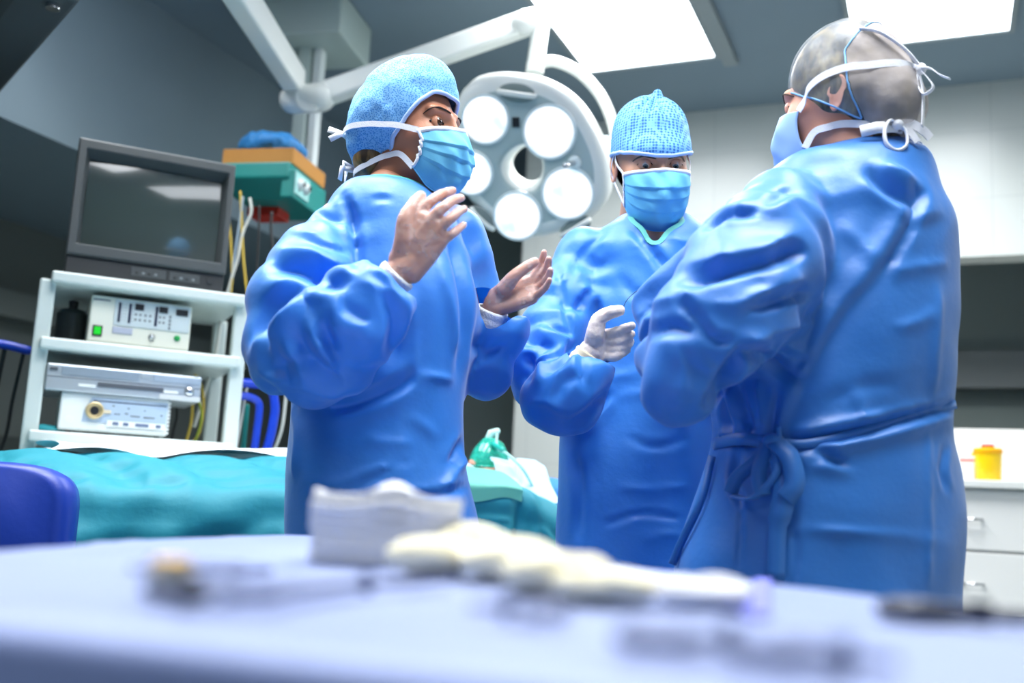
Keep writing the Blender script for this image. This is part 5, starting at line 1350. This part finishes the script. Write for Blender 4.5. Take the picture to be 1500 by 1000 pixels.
# waist tie of the gown: belt, bow loops and hanging ends
def near_surface(V, px, py, off):
    P = proj(V); view = np.linalg.norm(V-CAMP, axis=1); q = ((P-np.array((px, py)))**2).sum(1); i = np.where(q < max(36, q.min()*1.5))[0]
    dmin = view[i].min(); d_ = W(px, py, 1.0)-Vector((0, 0, CZ)); d_.normalize(); return Vector((0, 0, CZ))+d_*(dmin-off)
def gstrip(pts, w, name, par, off=.006, side=(0, 0, 1), m_=M_gownr, th=.003, n=6):
    P = [near_surface(GVr, p[0], p[1], off+(p[2] if len(p) > 2 else 0)) for p in pts]
    return MB().ribbon([Vector(q) for q in spline(P, n)], w, th, side=side).build(name, m_, par, smooth=True)
gstrip([(1045, 650), (1080, 643), (1110, 645), (1140, 648)], .020, 'waist_tie', g_r)
gstrip([(1140, 648), (1180, 650), (1240, 638), (1320, 614), (1400, 592)], .014, 'waist_tie', g_r)
SX = (1, -.2, .1)
gstrip([(1136, 645, .01), (1140, 670, .014), (1150, 715, .012), (1140, 770, .010), (1136, 850, .008)], [.016]*6+[.03]*6+[.034]*6+[.026]*7, 'waist_tie_end', g_r, side=SX)
gstrip([(1128, 645, .01), (1110, 672, .016), (1080, 700, .016), (1070, 722, .014)], .022, 'waist_tie_end', g_r, side=SX)
gstrip([(1132, 648, .012), (1138, 690, .02), (1105, 728, .018), (1072, 726, .014)], .012, 'bow_loop', g_r, side=SX)
gstrip([(1130, 646, .014), (1112, 690, .022), (1118, 725, .02)], .024, 'bow_loop', g_r, side=SX)
gstrip([(1134, 646, .016), (1156, 668, .02), (1164, 708, .018), (1150, 732, .014)], .030, 'bow_loop', g_r, side=SX)
gstrip([(1142, 645, .012), (1141, 636, .012), (1140, 625, .008)], .008, 'waist_tie_end', g_r, side=SX)
MB().ball(near_surface(GVr, 1133, 646, .012), (.018, .014, .013), 18, 12).build('waist_knot', M_gownr, g_r, smooth=True)
gstrip([(1043, 668, .004), (1028, 730, .008), (1000, 790, .008), (985, 826, .006)], .013, 'side_tie', g_r, side=SX)

# suture thread between the hands
Pth = [W(911, 455, 1.955), W(918, 440, 1.94), W(930, 428, 1.93), W(944, 420, 1.92), W(966, 408, 1.91), W(990, 396, 1.90)]
o = MB().tube(spline(Pth, 10), .0007, 6).build('suture_thread', mat('dark_thread', (60, 80, 110), .6), smooth=True)
tag(o, 'thin dark suture thread pulled between the middle person and the right person', 'thread')
# ================================================================== operating table, patient, drapes
TA = Vector((-1.75, 2.18, 0)); TBv = Vector((.10, 3.08, 0)); AX = (TBv-TA).normalized(); AY = Vector((-AX.y, AX.x, 0)); TL = (TBv-TA).length
def OT(s, w_, z): return TA+AX*s+AY*w_+EZ*z
AXO = (AX, AY, EZ)
t = thing('operating_table', 'padded operating table under the teal drapes behind the left person', 'table', OT(TL*.5, 0, 0))
M_pad = mat('navy_padding', (16, 34, 92), .45)
for s0, s1 in ((.02, .62), (.64, 1.42), (1.44, 2.02)):
    MB().box(OT((s0+s1)/2, 0, .80), (s1-s0, .50, .07), AXO).build('mattress_section', M_pad, t, bevel=.02, seg=3)
MB().box(OT(TL*.5, 0, .745), (1.9, .46, .03), AXO).build('table_frame', M_steel, t, bevel=.004)
MB().box(OT(TL*.5, 0, .42), (.28, .26, .62), AXO).build('column', M_steel, t, bevel=.02)
MB().box(OT(TL*.5, 0, .06), (1.0, .5, .10), AXO).build('base', M_offpanel, t, bevel=.03)
# patient
Mp = Matrix.Translation(W(738, 722, 2.93)) @ Matrix.Rotation(math.atan2(-AX.x, AX.y), 4, 'Z') @ Matrix.Rotation(math.radians(-90), 4, 'X')
hp_mb, hp_sdf = make_head(Mp, (0, .03, -.20), .054, 1.0)
hc_ = Mp.translation; sH = (hc_-TA).dot(AX); wH = (hc_-TA).dot(AY)
pb = MB(); zc = .885
def PT(s, w_, z): return OT(s, w_+wH, z)
pb.tube([PT(sH-.14, 0, hc_.z-.02), PT(sH-.28, 0, .915), PT(sH-.50, 0, .90), PT(sH-.72, 0, .895)], [.055, .085, .088, .085], 20, dome=True)
for q in (-1, 1):
    pb.tube([PT(sH-.26, .12*q, .91), PT(sH-.50, .16*q, .885), PT(sH-.74, .15*q, .885)], [.055, .045, .035], 16, dome=True)
    pb.tube([PT(sH-.26, .05*q, .92), PT(sH-.28, .14*q, .92)], [.08, .06], 16, dome=True)
    pb.tube([OT(sH-.78, .075*q, .90), OT(sH-1.18, .085*q, .885), OT(sH-1.56, .08*q, .87)], [.075, .052, .04], 18, dome=True)
    pb.tube([OT(sH-1.58, .08*q, .87), OT(sH-1.62, .085*q, .96)], [.038, .028], 14, dome=True)
V, F = remeshed(pb, .009, 3); ob = MB(); ob.add(V.tolist(), [tuple(dict.fromkeys(q)) for q in F.tolist()]); ob.add(hp_mb.v, hp_mb.f)
pt = ob.build('person', M_skinr, None, smooth=True)
tag(pt, 'person lying under teal drapes wearing a clear green oxygen mask and blue cap', 'person')
eyes(pt, Mp, M_irisb, look=(0, -10)); brows(pt, hp_sdf, Mp, M_brow)
M_bouf = mat('bouffant_blue', (30, 120, 214), .75, bump=.2, bscale=60)
shell(Mp, lambda P: smin(sd_ell(P, (0, .02, .04), (.092, .11, .105)), sd_ell(P, (0, .05, .06), (.08, .08, .08)), .03), lambda P: P[:, 2]-(.052-.35*(P[:, 1]+.09)), name='bouffant_cap', mats=M_bouf, par=pt,
      noise=lambda V: .006*vnoise(V*34, 3)+.003*vnoise(V*75, 9), trim='cap_band', trim_r=.004, trim_mat=M_bouf)
# oxygen mask: translucent green cone with a valve, tube and strap
M_oxy = add_clear(mat('clear_green', (60, 196, 176), .12, spec=.7), .45, .2, 60, (190, 255, 240))
M_oxyw = mat('pale_valve', (196, 240, 232), .3)
rg = []
for k, (y, rx, rz_, zc_) in enumerate(((-.070, .045, .060, -.052), (-.095, .044, .058, -.050), (-.118, .038, .050, -.048), (-.138, .029, .037, -.046), (-.150, .018, .022, -.050), (-.155, .006, .008, -.052))):
    rg.append([Mp @ Vector((rx*math.cos(q)*(1-.25*max(0, math.sin(q))), y-.012*max(0, math.sin(q))*(k == 0), zc_+rz_*math.sin(q))) for q in [2*PI*i/36 for i in range(36)]])
b = MB(); b.loft(rg[:-1]+[rg[-1]], cap=False); om = b.build('oxygen_mask', M_oxy, pt, smooth=True)
om.modifiers.new('t', 'SOLIDIFY').thickness = .0015
MB().tube(rg[0]+[rg[0][0]], .004, 8, cap=False).build('mask_rim', M_oxy, om, smooth=True)
MB().tube([Mp @ Vector((0, -.150, -.055)), Mp @ Vector((.004, -.166, -.052)), Mp @ Vector((.008, -.172, -.035))], [.012, .011, .009], 16, dome=True).build('valve', M_oxyw, om, smooth=True)
for q in (-1, 1): MB().lathe([(0, .004), (.008, .004), (.010, 0)], Mp @ Vector((q*.030, -.125, -.05)), Mp.to_3x3() @ Vector((q*.7, -.7, 0)), 16).build('vent_disc', M_oxy, om, smooth=True)
tubeP = [Mp @ Vector((.008, -.172, -.035)), W(728, 655, 2.86), W(742, 664, 2.82), W(756, 676, 2.80), W(768, 690, 2.80), W(778, 708, 2.82), W(783, 720, 2.86)]
MB().tube(spline(tubeP, 8), .0042, 10).build('oxygen_tube', add_clear(mat('clear_tube', (176, 232, 226), .2), .35), om, smooth=True)
MB().tube([W(722, 650, 2.87), W(736, 658, 2.83)], [.007, .006], 12, dome=True).build('tube_connector', mat('teal_connector', (24, 176, 160), .3), om, smooth=True)

# the big teal drape
def drape_mat(name, c, tc, tf=.18): return add_translucent(mat(name, c, .62, bump=.12, bscale=70, var=.05, vscale=10), tf, tc)
M_drape = drape_mat('drape_teal', (32, 142, 160), (40, 190, 205)); M_mint = drape_mat('drape_mint', (104, 190, 172), (140, 230, 210)); M_paleb = drape_mat('drape_pale', (188, 224, 240), (200, 230, 245))
def sheet(S0, S1, prof, ns, name, m_, par=None, seed=1, ex=.05, edge_wob=.0, it=90, hi=.02, freq=10, fin=None, bend=.25):
    """cloth over the table: prof(s) -> list of (w,z) points across"""
    rows = []
    for i in range(ns+1):
        s = S0+(S1-S0)*i/ns; rows.append(prof(s, i/ns))
    nw = len(rows[0]); V = np.array([tuple(OT(S0+(S1-S0)*i/ns+(r[2] if len(r) > 2 else 0), r[0], r[1])) for i in range(ns+1) for r in rows[i]])
    F = np.array([(i*nw+k, i*nw+k+1, (i+1)*nw+k+1, (i+1)*nw+k) for i in range(ns) for k in range(nw-1)])
    V = crumple(V, F, ex, it=it, lo=-.004, hi=hi, bend=bend, seed=seed, amp=.006, freq=freq)
    if fin is not None: V = fin(V, F)
    V = facet(V, F, 3, 4, .2)
    o = finish(to_mesh(V, F, name), name, m_, par, smooth=True, subsurf=1)
    return o
def body_z(s):
    """height of the covered body along the table"""
    q = sH-s
    return np.interp(q, [.0, .10, .16, .28, .5, .75, .9, 1.2, 1.5, 1.62, 1.7, 1.9], [1.0, 1.005, 1.0, 1.025, 1.015, 1.005, .995, .99, .965, 1.04, 1.03, .97])
def prof_main(s, f):
    zt = body_z(s); pts = []
    hb_ = .60+.02*math.sin(s*9)
    for k in range(61):
        q = k/60*2-1
        if abs(q) < .46:
            x = q/.46; pts.append((x*.285, zt-.075*abs(x)**2.0+.006*math.sin(s*31+x*5)))
        else:
            h = (abs(q)-.46)/.54; e = min(1, h/.10)
            z = zt-.075-.03*(1-math.cos(e*PI/2))-max(0, h-.05)*.42
            fl = .285+.03*math.sin(e*PI/2)+h*.05+.020*math.sin(s*19+h*4+2*math.sin(s*7))*min(1, h*2)
            pts.append((math.copysign(fl, q), z))
    return pts
o = sheet(.03, sH-.135, prof_main, 110, 'surgical_drape', M_drape, seed=4, ex=.16, hi=.035, bend=.05,
   fin=lambda V, F: strokes(V, F, flip=True, S=[(a, b, c*1.3, k) for a, b, c, k in [([(110, 690), (150, 730), (180, 780)], 10, 12, 'r'), ([(40, 660), (110, 670), (180, 700)], 14, 10, 'v'), ([(180, 690), (220, 700), (222, 760)], 8, 10, 'r'), ([(230, 680), (275, 710), (285, 755)], 9, 10, 'r'), ([(300, 690), (345, 705), (368, 725)], 7, 9, 'r'), ([(240, 770), (320, 758), (372, 768)], 8, 9, 'r'), ([(300, 745), (360, 752), (420, 750)], 8, 8, 'v'), ([(150, 700), (160, 760)], 10, 8, 'v'), ([(372, 715), (420, 700)], 8, 7, 'r')]]))
tag(o, 'large crinkled teal surgical drape over the lying body, lit white on top', 'drape')
# head-end drape: hangs down the near side and past the head
def prof_head(s, f):
    pts = []; zt = 1.005-.015*f-.05*max(0, f-.55)/.45
    for k in range(50):
        q = k/49
        if q < .25: x = q/.25; pts.append((-.05-.235*x, zt+.008-.03*x**2))
        else:
            h = (q-.25)/.75; e = min(1, h/.1); pts.append((-.285-.04*math.sin(e*PI/2)-.05*h-.016*math.sin(f*16+1)*h, zt-.022-.03*(1-math.cos(e*PI/2))-h*(.40)))
    return pts
o = sheet(sH-.27, sH+.07, prof_head, 44, 'surgical_drape', M_drape, seed=14, ex=.15, hi=.022, bend=.05,
   fin=lambda V, F: strokes(V, F, flip=True, S=[([(757, 725), (760, 770), (752, 810)], 7, 12, 'v'), ([(764, 710), (785, 750), (800, 790)], 8, 12, 'r'), ([(792, 760), (796, 810)], 6, 9, 'v'), ([(745, 700), (770, 715), (790, 745)], 8, 8, 'r')]))
tag(o, 'teal drape hanging at the head end between the left and middle persons', 'drape')
def prof_mint(s, f):
    pts = []; zt = 1.022-.01*f
    for k in range(24):
        q = k/23
        if q < .35: x = q/.35; pts.append((-.14-.15*x, zt+.004-.03*x**2))
        else: h = (q-.35)/.65; pts.append((-.29-.045*math.sin(min(1, h*2)*PI/2), zt-.026-h*(.058+.010*math.sin(f*6))))
    return pts
o = sheet(sH-.26, sH-.065, prof_mint, 24, 'mint_cloth', M_mint, seed=17, ex=.04, hi=.008); tag(o, 'folded mint green cloth edge lying over the teal head-end drape', 'cloth')
def prof_pale(s, f):
    return [(-.17+.30*k/20, 1.022+.028*math.sin(PI*k/20)-.012*f) for k in range(21)]
o = sheet(sH-.24, sH-.115, prof_pale, 16, 'pale_towel', M_paleb, seed=19, ex=.06, hi=.012); tag(o, 'pale blue towel tucked under the green oxygen mask', 'towel')
def prof_fore(s, f):
    q = min(1, max(0, (f-.35)/.3)); w1 = -.056+.18*q*q*(3-2*q); pts = []
    for k in range(25):
        w_ = -.165+(w1+.165)*k/24; x = abs(w_)/.112
        z = hc_.z+.014+(.092*math.sqrt(max(0, 1-x*x)) if x < .95 else .092*math.sqrt(1-.95**2)-(x-.95)*.10)
        pts.append((wH+w_, z-.012*f+.003*math.sin(k*1.1+f*6)))
    return pts
o = sheet(sH-.075, sH+.088, prof_fore, 20, 'pale_towel', M_paleb, seed=29, ex=.06, hi=.008); tag(o, 'pale blue towel over the lying forehead, right of the green oxygen mask', 'towel')
# white sheet lit by the lamps on the middle of the body
def prof_wh(s, f):
    sl = .10*math.sin(f*PI)**.5
    return [(.02+.30*k/24, body_z(s)+.012+.016*math.sin(PI*k/24)+.008*math.sin(f*11+k*.3), .025*math.sin(k*.45+f*9)) for k in range(25)]
o = sheet(.72, 1.34, prof_wh, 46, 'white_sheet', mat('white_cloth', (232, 240, 246), .7), seed=23, ex=.10, hi=.02, bend=.12); tag(o, 'bright white sheet lying on top of the teal drape', 'sheet')
# blue pillow behind the head
pl = MB().ball(W(800, 728, 3.02), (.10, .09, .055), 32, 18); V, F = remeshed(pl, .008, 1); V = crumple(V, F, .12, it=70, seed=5, amp=.006, freq=24)
tag(finish(to_mesh(V, F, 'pillow'), 'pillow', M_bouf, smooth=True), 'small bright blue pillow at the head end beside the teal drape', 'pillow')

# dark blue padded stool at the left edge
c0 = W(112, 690, 2.02); zt = c0.z+.012
t = thing('padded_stool', 'dark blue padded backrest with a rounded corner at the left edge, before the teal drape', 'stool', Vector((c0.x-.25, c0.y, 0)))
M_navy = mat('navy_vinyl', (14, 52, 150), .42, bump=.05, bscale=60)
b = MB(); rings = []
for (off, sc) in ((-.045, .90), (-.035, .97), (0, 1), (.035, .97), (.045, .90)):
    ring = []
    for k in range(64):
        q = 2*PI*k/64; x = math.copysign(abs(math.cos(q))**.42, math.cos(q)); z = math.copysign(abs(math.sin(q))**.42, math.sin(q))
        ring.append(Vector((c0.x-.25+.25*sc*x, c0.y+off+.02*x*x, zt-.13+.13*sc*z)))
    rings.append(ring)
b.loft(rings); b.build('backrest', M_navy, t, smooth=True)
MB().tube([(c0.x-.25, c0.y+.06, zt-.2), (c0.x-.25, c0.y+.09, .5), (c0.x-.25, c0.y-.05, .5)], .018, 12).build('back_post', M_steel, t, smooth=True)
MB().lathe([(0, .5), (.17, .5), (.185, .52), (.185, .555), (.17, .575), (0, .58)], (c0.x-.25, c0.y-.10, 0), n=40).build('seat', M_navy, t, ang=50)
MB().cyl((c0.x-.25, c0.y-.10, .06), (c0.x-.25, c0.y-.10, .5), .025).build('gas_column', M_steel, t, smooth=True)
for k in range(5):
    q = 2*PI*k/5; e = Vector((math.cos(q), math.sin(q), 0)); cc = Vector((c0.x-.25, c0.y-.10, 0))
    MB().box(cc+e*.14+EZ*.07, (.28, .035, .022), (e, Vector((-e.y, e.x, 0)), EZ)).build('foot', M_black, t, bevel=.004)
    MB().cyl(cc+e*.26+EZ*.028-Vector((-e.y, e.x, 0))*.01, cc+e*.26+EZ*.028+Vector((-e.y, e.x, 0))*.01, .027, n=18).build('caster', M_black, t, ang=40)

# ================================================================== instrument table in front
IZ = .865
poly = [(-330, 828), (0, 806), (230, 789), (432, 782), (700, 800), (1000, 838), (1250, 870), (1500, 906), (1750, 945), (1650, 1110), (1000, 1022), (600, 974), (300, 940), (0, 908), (-260, 885)]
PW = [WZ(p[0], p[1], IZ) for p in poly]
pp = []
for i in range(len(PW)):
    a, b = PW[i], PW[(i+1) % len(PW)]; nseg = max(2, int((b-a).length/.02))
    for k in range(nseg): pp.append(a.lerp(b, k/nseg))
B = np.array([tuple(p) for p in pp])
for _ in range(6): B = B+.5*((np.roll(B, 1, 0)+np.roll(B, -1, 0))/2-B)
ctr = B.mean(0); n = len(B); V = [ctr]; F = []
dirs = B-ctr; nd = dirs/np.linalg.norm(dirs, axis=1)[:, None]
rs = list(np.linspace(.04, 1, 34))
prev = None; rings = [ctr+dirs*r for r in rs]
for k in range(1, 6):
    q = k/5*PI/2; rings.append(B+nd*(.012*math.sin(q))+np.array((0, 0, -.012*(1-math.cos(q)))))
tt_ = np.cumsum(np.r_[0, np.linalg.norm(np.diff(B, axis=0), axis=1)])
for k in range(1, 26):
    z = -.012-.016*k; wv = .010*np.sin(tt_*26)*(k/25)+.016*(k/25); rings.append(B+nd*(.012+wv)[:, None]+np.array((0, 0, z)))
Vv = np.concatenate(rings); Ff = np.array([(i*n+k, i*n+(k+1) % n, (i+1)*n+(k+1) % n, (i+1)*n+k) for i in range(len(rings)-1) for k in range(n)])
top = np.abs(Vv[:, 2]-IZ) < 1e-6
Vv[top, 2] += .0012*vnoise(Vv[top]*16, 3)+.0008*vnoise(Vv[top]*34, 8)
cap_f = tuple(range(n))[::-1]
me = bpy.data.meshes.new('c'); me.from_pydata(Vv.tolist(), [], [cap_f]+[tuple(f) for f in Ff.tolist()])
M_cover = mat('periwinkle_cover', (136, 158, 221), .5, bump=.05, bscale=40, sheen=.8, spec=.6)
o = finish(me, 'table_cover', M_cover, smooth=True); tag(o, 'pale blue sterile cover draped over the blurred instrument table in front', 'table cover')
t = thing('instrument_table', 'instrument table standing under the pale blue sterile cover in the foreground', 'table', (ctr[0], ctr[1], 0))
tp = [Vector(p)*1 for p in (np.array((ctr[0], ctr[1], IZ-.006))+(dirs*.975))]
MB().prism(tp, (0, 0, -.02)).build('table_top', M_steel, t)
for k in (0.05, .3, .55, .8):
    p = ctr+dirs[int(k*n)]*.78
    MB().cyl((p[0], p[1], .02), (p[0], p[1], IZ-.026), .014, n=16).build('leg', M_steel, t, smooth=True)
    MB().cyl((p[0], p[1], 0), (p[0], p[1], .022), .018, n=16).build('foot', M_black, t, ang=40)

def G(px, py, h=0): p = WZ(px, py, IZ+.0015); return p+EZ*h
def seen_right(px, py): return (G(px+5, py)-G(px-5, py)).normalized()
# stack of white gauze
M_gauze = mat('gauze_white', (240, 240, 240), .9, bump=.5, bscale=220); M_gauzey = mat('gauze_cream', (246, 238, 206), .9, bump=.6, bscale=180)
g0 = G(564, 828); yr = Vector((g0.x, g0.y, 0)).normalized(); xr = Vector((yr.y, -yr.x, 0)); gw, gd = .124, .07
NP = 7; hpad = .0085
for i in range(NP):
    nx, ny = 24, 12; v = []; f = []; top_ = i == NP-1
    base = hpad*i; ju, jv = random.uniform(-.002, .002), random.uniform(-.002, .002)
    for s_ in (0, 1):
        for b_ in range(ny+1):
            for a_ in range(nx+1):
                u = a_/nx-.5; q = b_/ny-.5
                ed = 1-max(abs(u), abs(q))*2; rr_ = min(1, max(0, ed/.08))
                wav = (.0055*math.sin(u*10+.6+i*.1)*math.sin(q*3+1.6)+.006*math.exp(-((u-.03)/.16)**2)-.002)*(i/(NP-1))**2
                z = base+(hpad*.5+(s_-.5)*hpad*(.80+.17*rr_**.5))+wav
                v.append(g0+xr*(u*gw+ju)+yr*(q*gd+gd/2+jv)+EZ*z)
    N_ = (nx+1)*(ny+1)
    for s_ in (0, 1):
        for b_ in range(ny):
            for a_ in range(nx):
                k = s_*N_+b_*(nx+1)+a_; qd = (k, k+1, k+nx+2, k+nx+1); f.append(qd if s_ else qd[::-1])
    rim = [a_ for a_ in range(nx+1)]+[b_*(nx+1)+nx for b_ in range(1, ny+1)]+[ny*(nx+1)+a_ for a_ in range(nx-1, -1, -1)]+[b_*(nx+1) for b_ in range(ny-1, 0, -1)]
    for k in range(len(rim)): a_, b_ = rim[k], rim[(k+1) % len(rim)]; f.append((a_, b_, b_+N_, a_+N_))
    mb = MB(); mb.add(v, f); o = mb.build('gauze_pad', M_gauze, smooth=True)
    ordn = ['lowest', 'second lowest', 'third lowest', 'middle', 'third from top', 'second from top', 'topmost'][i]
    tag(o, ordn+' white gauze pad in the blurred stack on the instrument table', 'gauze', 'gauze pads in the stack')
# loose cream swabs
def swab(px, py, rx, ry, h, seed, label, m_=M_gauzey):
    c = G(px, py); x = seen_right(px, py); y = Vector((-x.y, x.x, 0))
    b = MB().ball(c+EZ*(h*.55), (rx, ry, h*.5), 32, 16, Matrix((x, y, EZ)).transposed()); V, F = remeshed(b, .0045, 1)
    V = crumple(V, F, .22, it=80, lo=-.006, hi=.012, bend=.12, seed=seed, amp=.005, freq=45); V[:, 2] = np.maximum(V[:, 2], IZ+.002)
    tag(finish(to_mesh(V, F, 'swab'), 'gauze_swab', m_, smooth=True), label, 'gauze', 'loose gauze swabs on the instrument table')
swab(640, 842, .040, .03, .024, 1, 'crumpled cream gauze swab just right of the white gauze stack')
swab(690, 832, .034, .03, .034, 2, 'tallest crumpled cream gauze swab, second right of the white stack')
swab(748, 852, .040, .03, .026, 3, 'crumpled cream gauze swab in the middle of the swab row')
swab(815, 868, .038, .03, .022, 4, 'crumpled cream gauze swab fourth in the row from the white stack')
swab(890, 880, .036, .026, .018, 5, 'flat cream gauze swab at the right end of the joined swab row')
swab(1030, 888, .032, .024, .015, 6, 'lone flat white gauze swab between the swab row and dark clamp', M_gauze)
# brass-coloured cup with dark holder
M_brass = mat('brass_rim', (214, 176, 96), .25, metal=.8); M_instr = mat('instrument_steel', (96, 104, 132), .3, metal=.8); M_instrd = mat('instrument_dark', (30, 36, 58), .35, metal=.3)
c = G(246, 872)
t = thing('small_cup', 'small white cup with a brass rim left on the instrument table', 'cup', c)
MB().lathe([(0, .001), (.009, .001), (.010, .008), (.0105, .014), (.0098, .014), (.008, .003), (0, .003)], c, n=32).build('cup_body', M_white, t, smooth=True)
MB().lathe([(.0105, .0125), (.0114, .0135), (.0114, .0172), (.0105, .018), (.0096, .0172), (.0098, .0135)], c, n=32).build('rim', M_brass, t, smooth=True)
MB().lathe([(0, .0125), (.0098, .0125)], c, n=24).build('cream_content', M_gauzey, t)
# instruments
def instr(name, label, cat, px, rings=True, m_=M_instr, r=.0035, ringpx=None, rr=.013):
    P = [G(p[0], p[1], .006+(p[2] if len(p) > 2 else 0)) for p in px]
    t = thing(name, label, cat, P[0]-EZ*.006)
    d_ = (P[-1]-P[0]).normalized(); s_ = Vector((-d_.y, d_.x, 0)); L = (P[-1]-P[0]).length; mid = P[0].lerp(P[-1], .55)
    for q in (-1, 1):
        a = P[0]+s_*(.016*q)
        MB().tube(spline([a+d_*rr, P[0].lerp(mid, .5)+s_*(.008*q), mid, P[-1]+s_*(-.0012*q)+EZ*.001*q], 8), [r]*17+[r*.8]*5+[r*.5]*3, 10, flat=.8, dome=True).build('blade' if 'sciss' in name else 'arm', m_, t, smooth=True)
        if rings:
            ring = [a+d_*(rr*math.cos(k*PI/12))+s_*(rr*.8*math.sin(k*PI/12)) for k in range(25)]
            MB().tube(ring, r*.75, 8, cap=False).build('finger_ring', m_, t, smooth=True)
    MB().cyl(mid-EZ*.005, mid+EZ*.006, r*1.1, n=14).build('pivot_screw', m_, t, ang=40)
    return t
instr('clamp', 'long steel clamp with finger rings lying between the cup and the swabs', 'clamp', [(335, 884), (500, 872), (662, 862)])
instr('scissors', 'steel scissors behind the small brass-rimmed cup', 'scissors', [(345, 846), (260, 842), (190, 848)], r=.003)
instr('clamp', 'dark clamp with finger rings at the far right of the table', 'clamp', [(1330, 906), (1420, 925), (1530, 924)], m_=M_instrd, r=.006, rr=.012)
instr('forceps', 'dark-tipped forceps lying just before the small cup', 'forceps', [(225, 888), (260, 888), (320, 880)], False, M_instrd, r=.0045)
instr('clamp', 'steel clamp lying centrally near the bottom edge of the photo', 'clamp', [(960, 952), (1060, 960), (1160, 968)])
instr('scissors', 'small steel scissors lying below the swab row', 'scissors', [(800, 912), (740, 902), (690, 906)], r=.0025, rr=.009)
instr('clamp', 'steel clamp at the bottom edge, right of centre', 'clamp', [(1150, 972), (1230, 985), (1310, 998)], m_=M_instr)
# violet strip painting in a shadow streak along a crease of the cover
P = [G(1118, 850, .001), G(1112, 880, .001), G(1106, 905, .001)]
o = MB().ribbon(P, .014, .0012, side=(1, 0, 0)).build('violet_shadow', mat('violet_shadow', (120, 124, 220), .6)); tag(o, 'short violet painted shadow streak on the pale cover right of the lone swab', 'painted shadow')
# ================================================================== light
wd = bpy.data.worlds.new('world'); SC.world = wd; wd.use_nodes = True
wd.node_tree.nodes['Background'].inputs[0].default_value = (.55, .75, 1, 1); wd.node_tree.nodes['Background'].inputs[1].default_value = .06
def spot(name, loc, target, power, size, angle, col=(1, 1, 1), blend=.5):
    l = bpy.data.lights.new(name, 'SPOT'); l.energy = power; l.shadow_soft_size = size; l.spot_size = math.radians(angle); l.spot_blend = blend; l.color = col
    o = bpy.data.objects.new(name, l); COL.objects.link(o); o.location = loc
    o.rotation_euler = (Vector(target)-Vector(loc)).to_track_quat('-Z', 'Y').to_euler(); return o
SC.view_settings.view_transform = 'Standard'; SC.view_settings.look = 'None'; SC.view_settings.gamma = 1
SC.view_settings.exposure = -0.16
SC.cycles.use_denoising = True
SC.cycles.max_bounces = 8; SC.cycles.transparent_max_bounces = 16

spot('added_drape_spot', OT(1.05, .25, 2.45), OT(1.02, 0, 1.0), 30, .12, 34, (.95, .98, 1))  # added spot for an unseen second lamp, brightens the drape top

# square the place up with the world axes; every object's own axes follow
RZ = Matrix.Rotation(A_R, 4, 'Z')
bpy.context.view_layer.update()
ALL = list(COL.objects); MW = {o.name: RZ @ o.matrix_world for o in ALL}; NEW = {}
def depth(o): return 0 if o.parent is None else 1+depth(o.parent)
for o in sorted(ALL, key=depth):
    M = MW[o.name]
    if o.type == 'EMPTY': N_ = Matrix.Translation(M.translation)
    elif o.type == 'MESH':
        o.data.transform(M); N_ = Matrix.Identity(4)
        if o.parent is None:
            co = [v.co for v in o.data.vertices]; lo = [min(c[k] for c in co) for k in range(3)]; hi = [max(c[k] for c in co) for k in range(3)]
            N_ = Matrix.Translation(((lo[0]+hi[0])/2, (lo[1]+hi[1])/2, lo[2])); o.data.transform(N_.inverted())
    else: N_ = M
    NEW[o.name] = N_
    o.matrix_parent_inverse = NEW[o.parent.name].inverted() if o.parent else Matrix.Identity(4)
    o.matrix_basis = N_
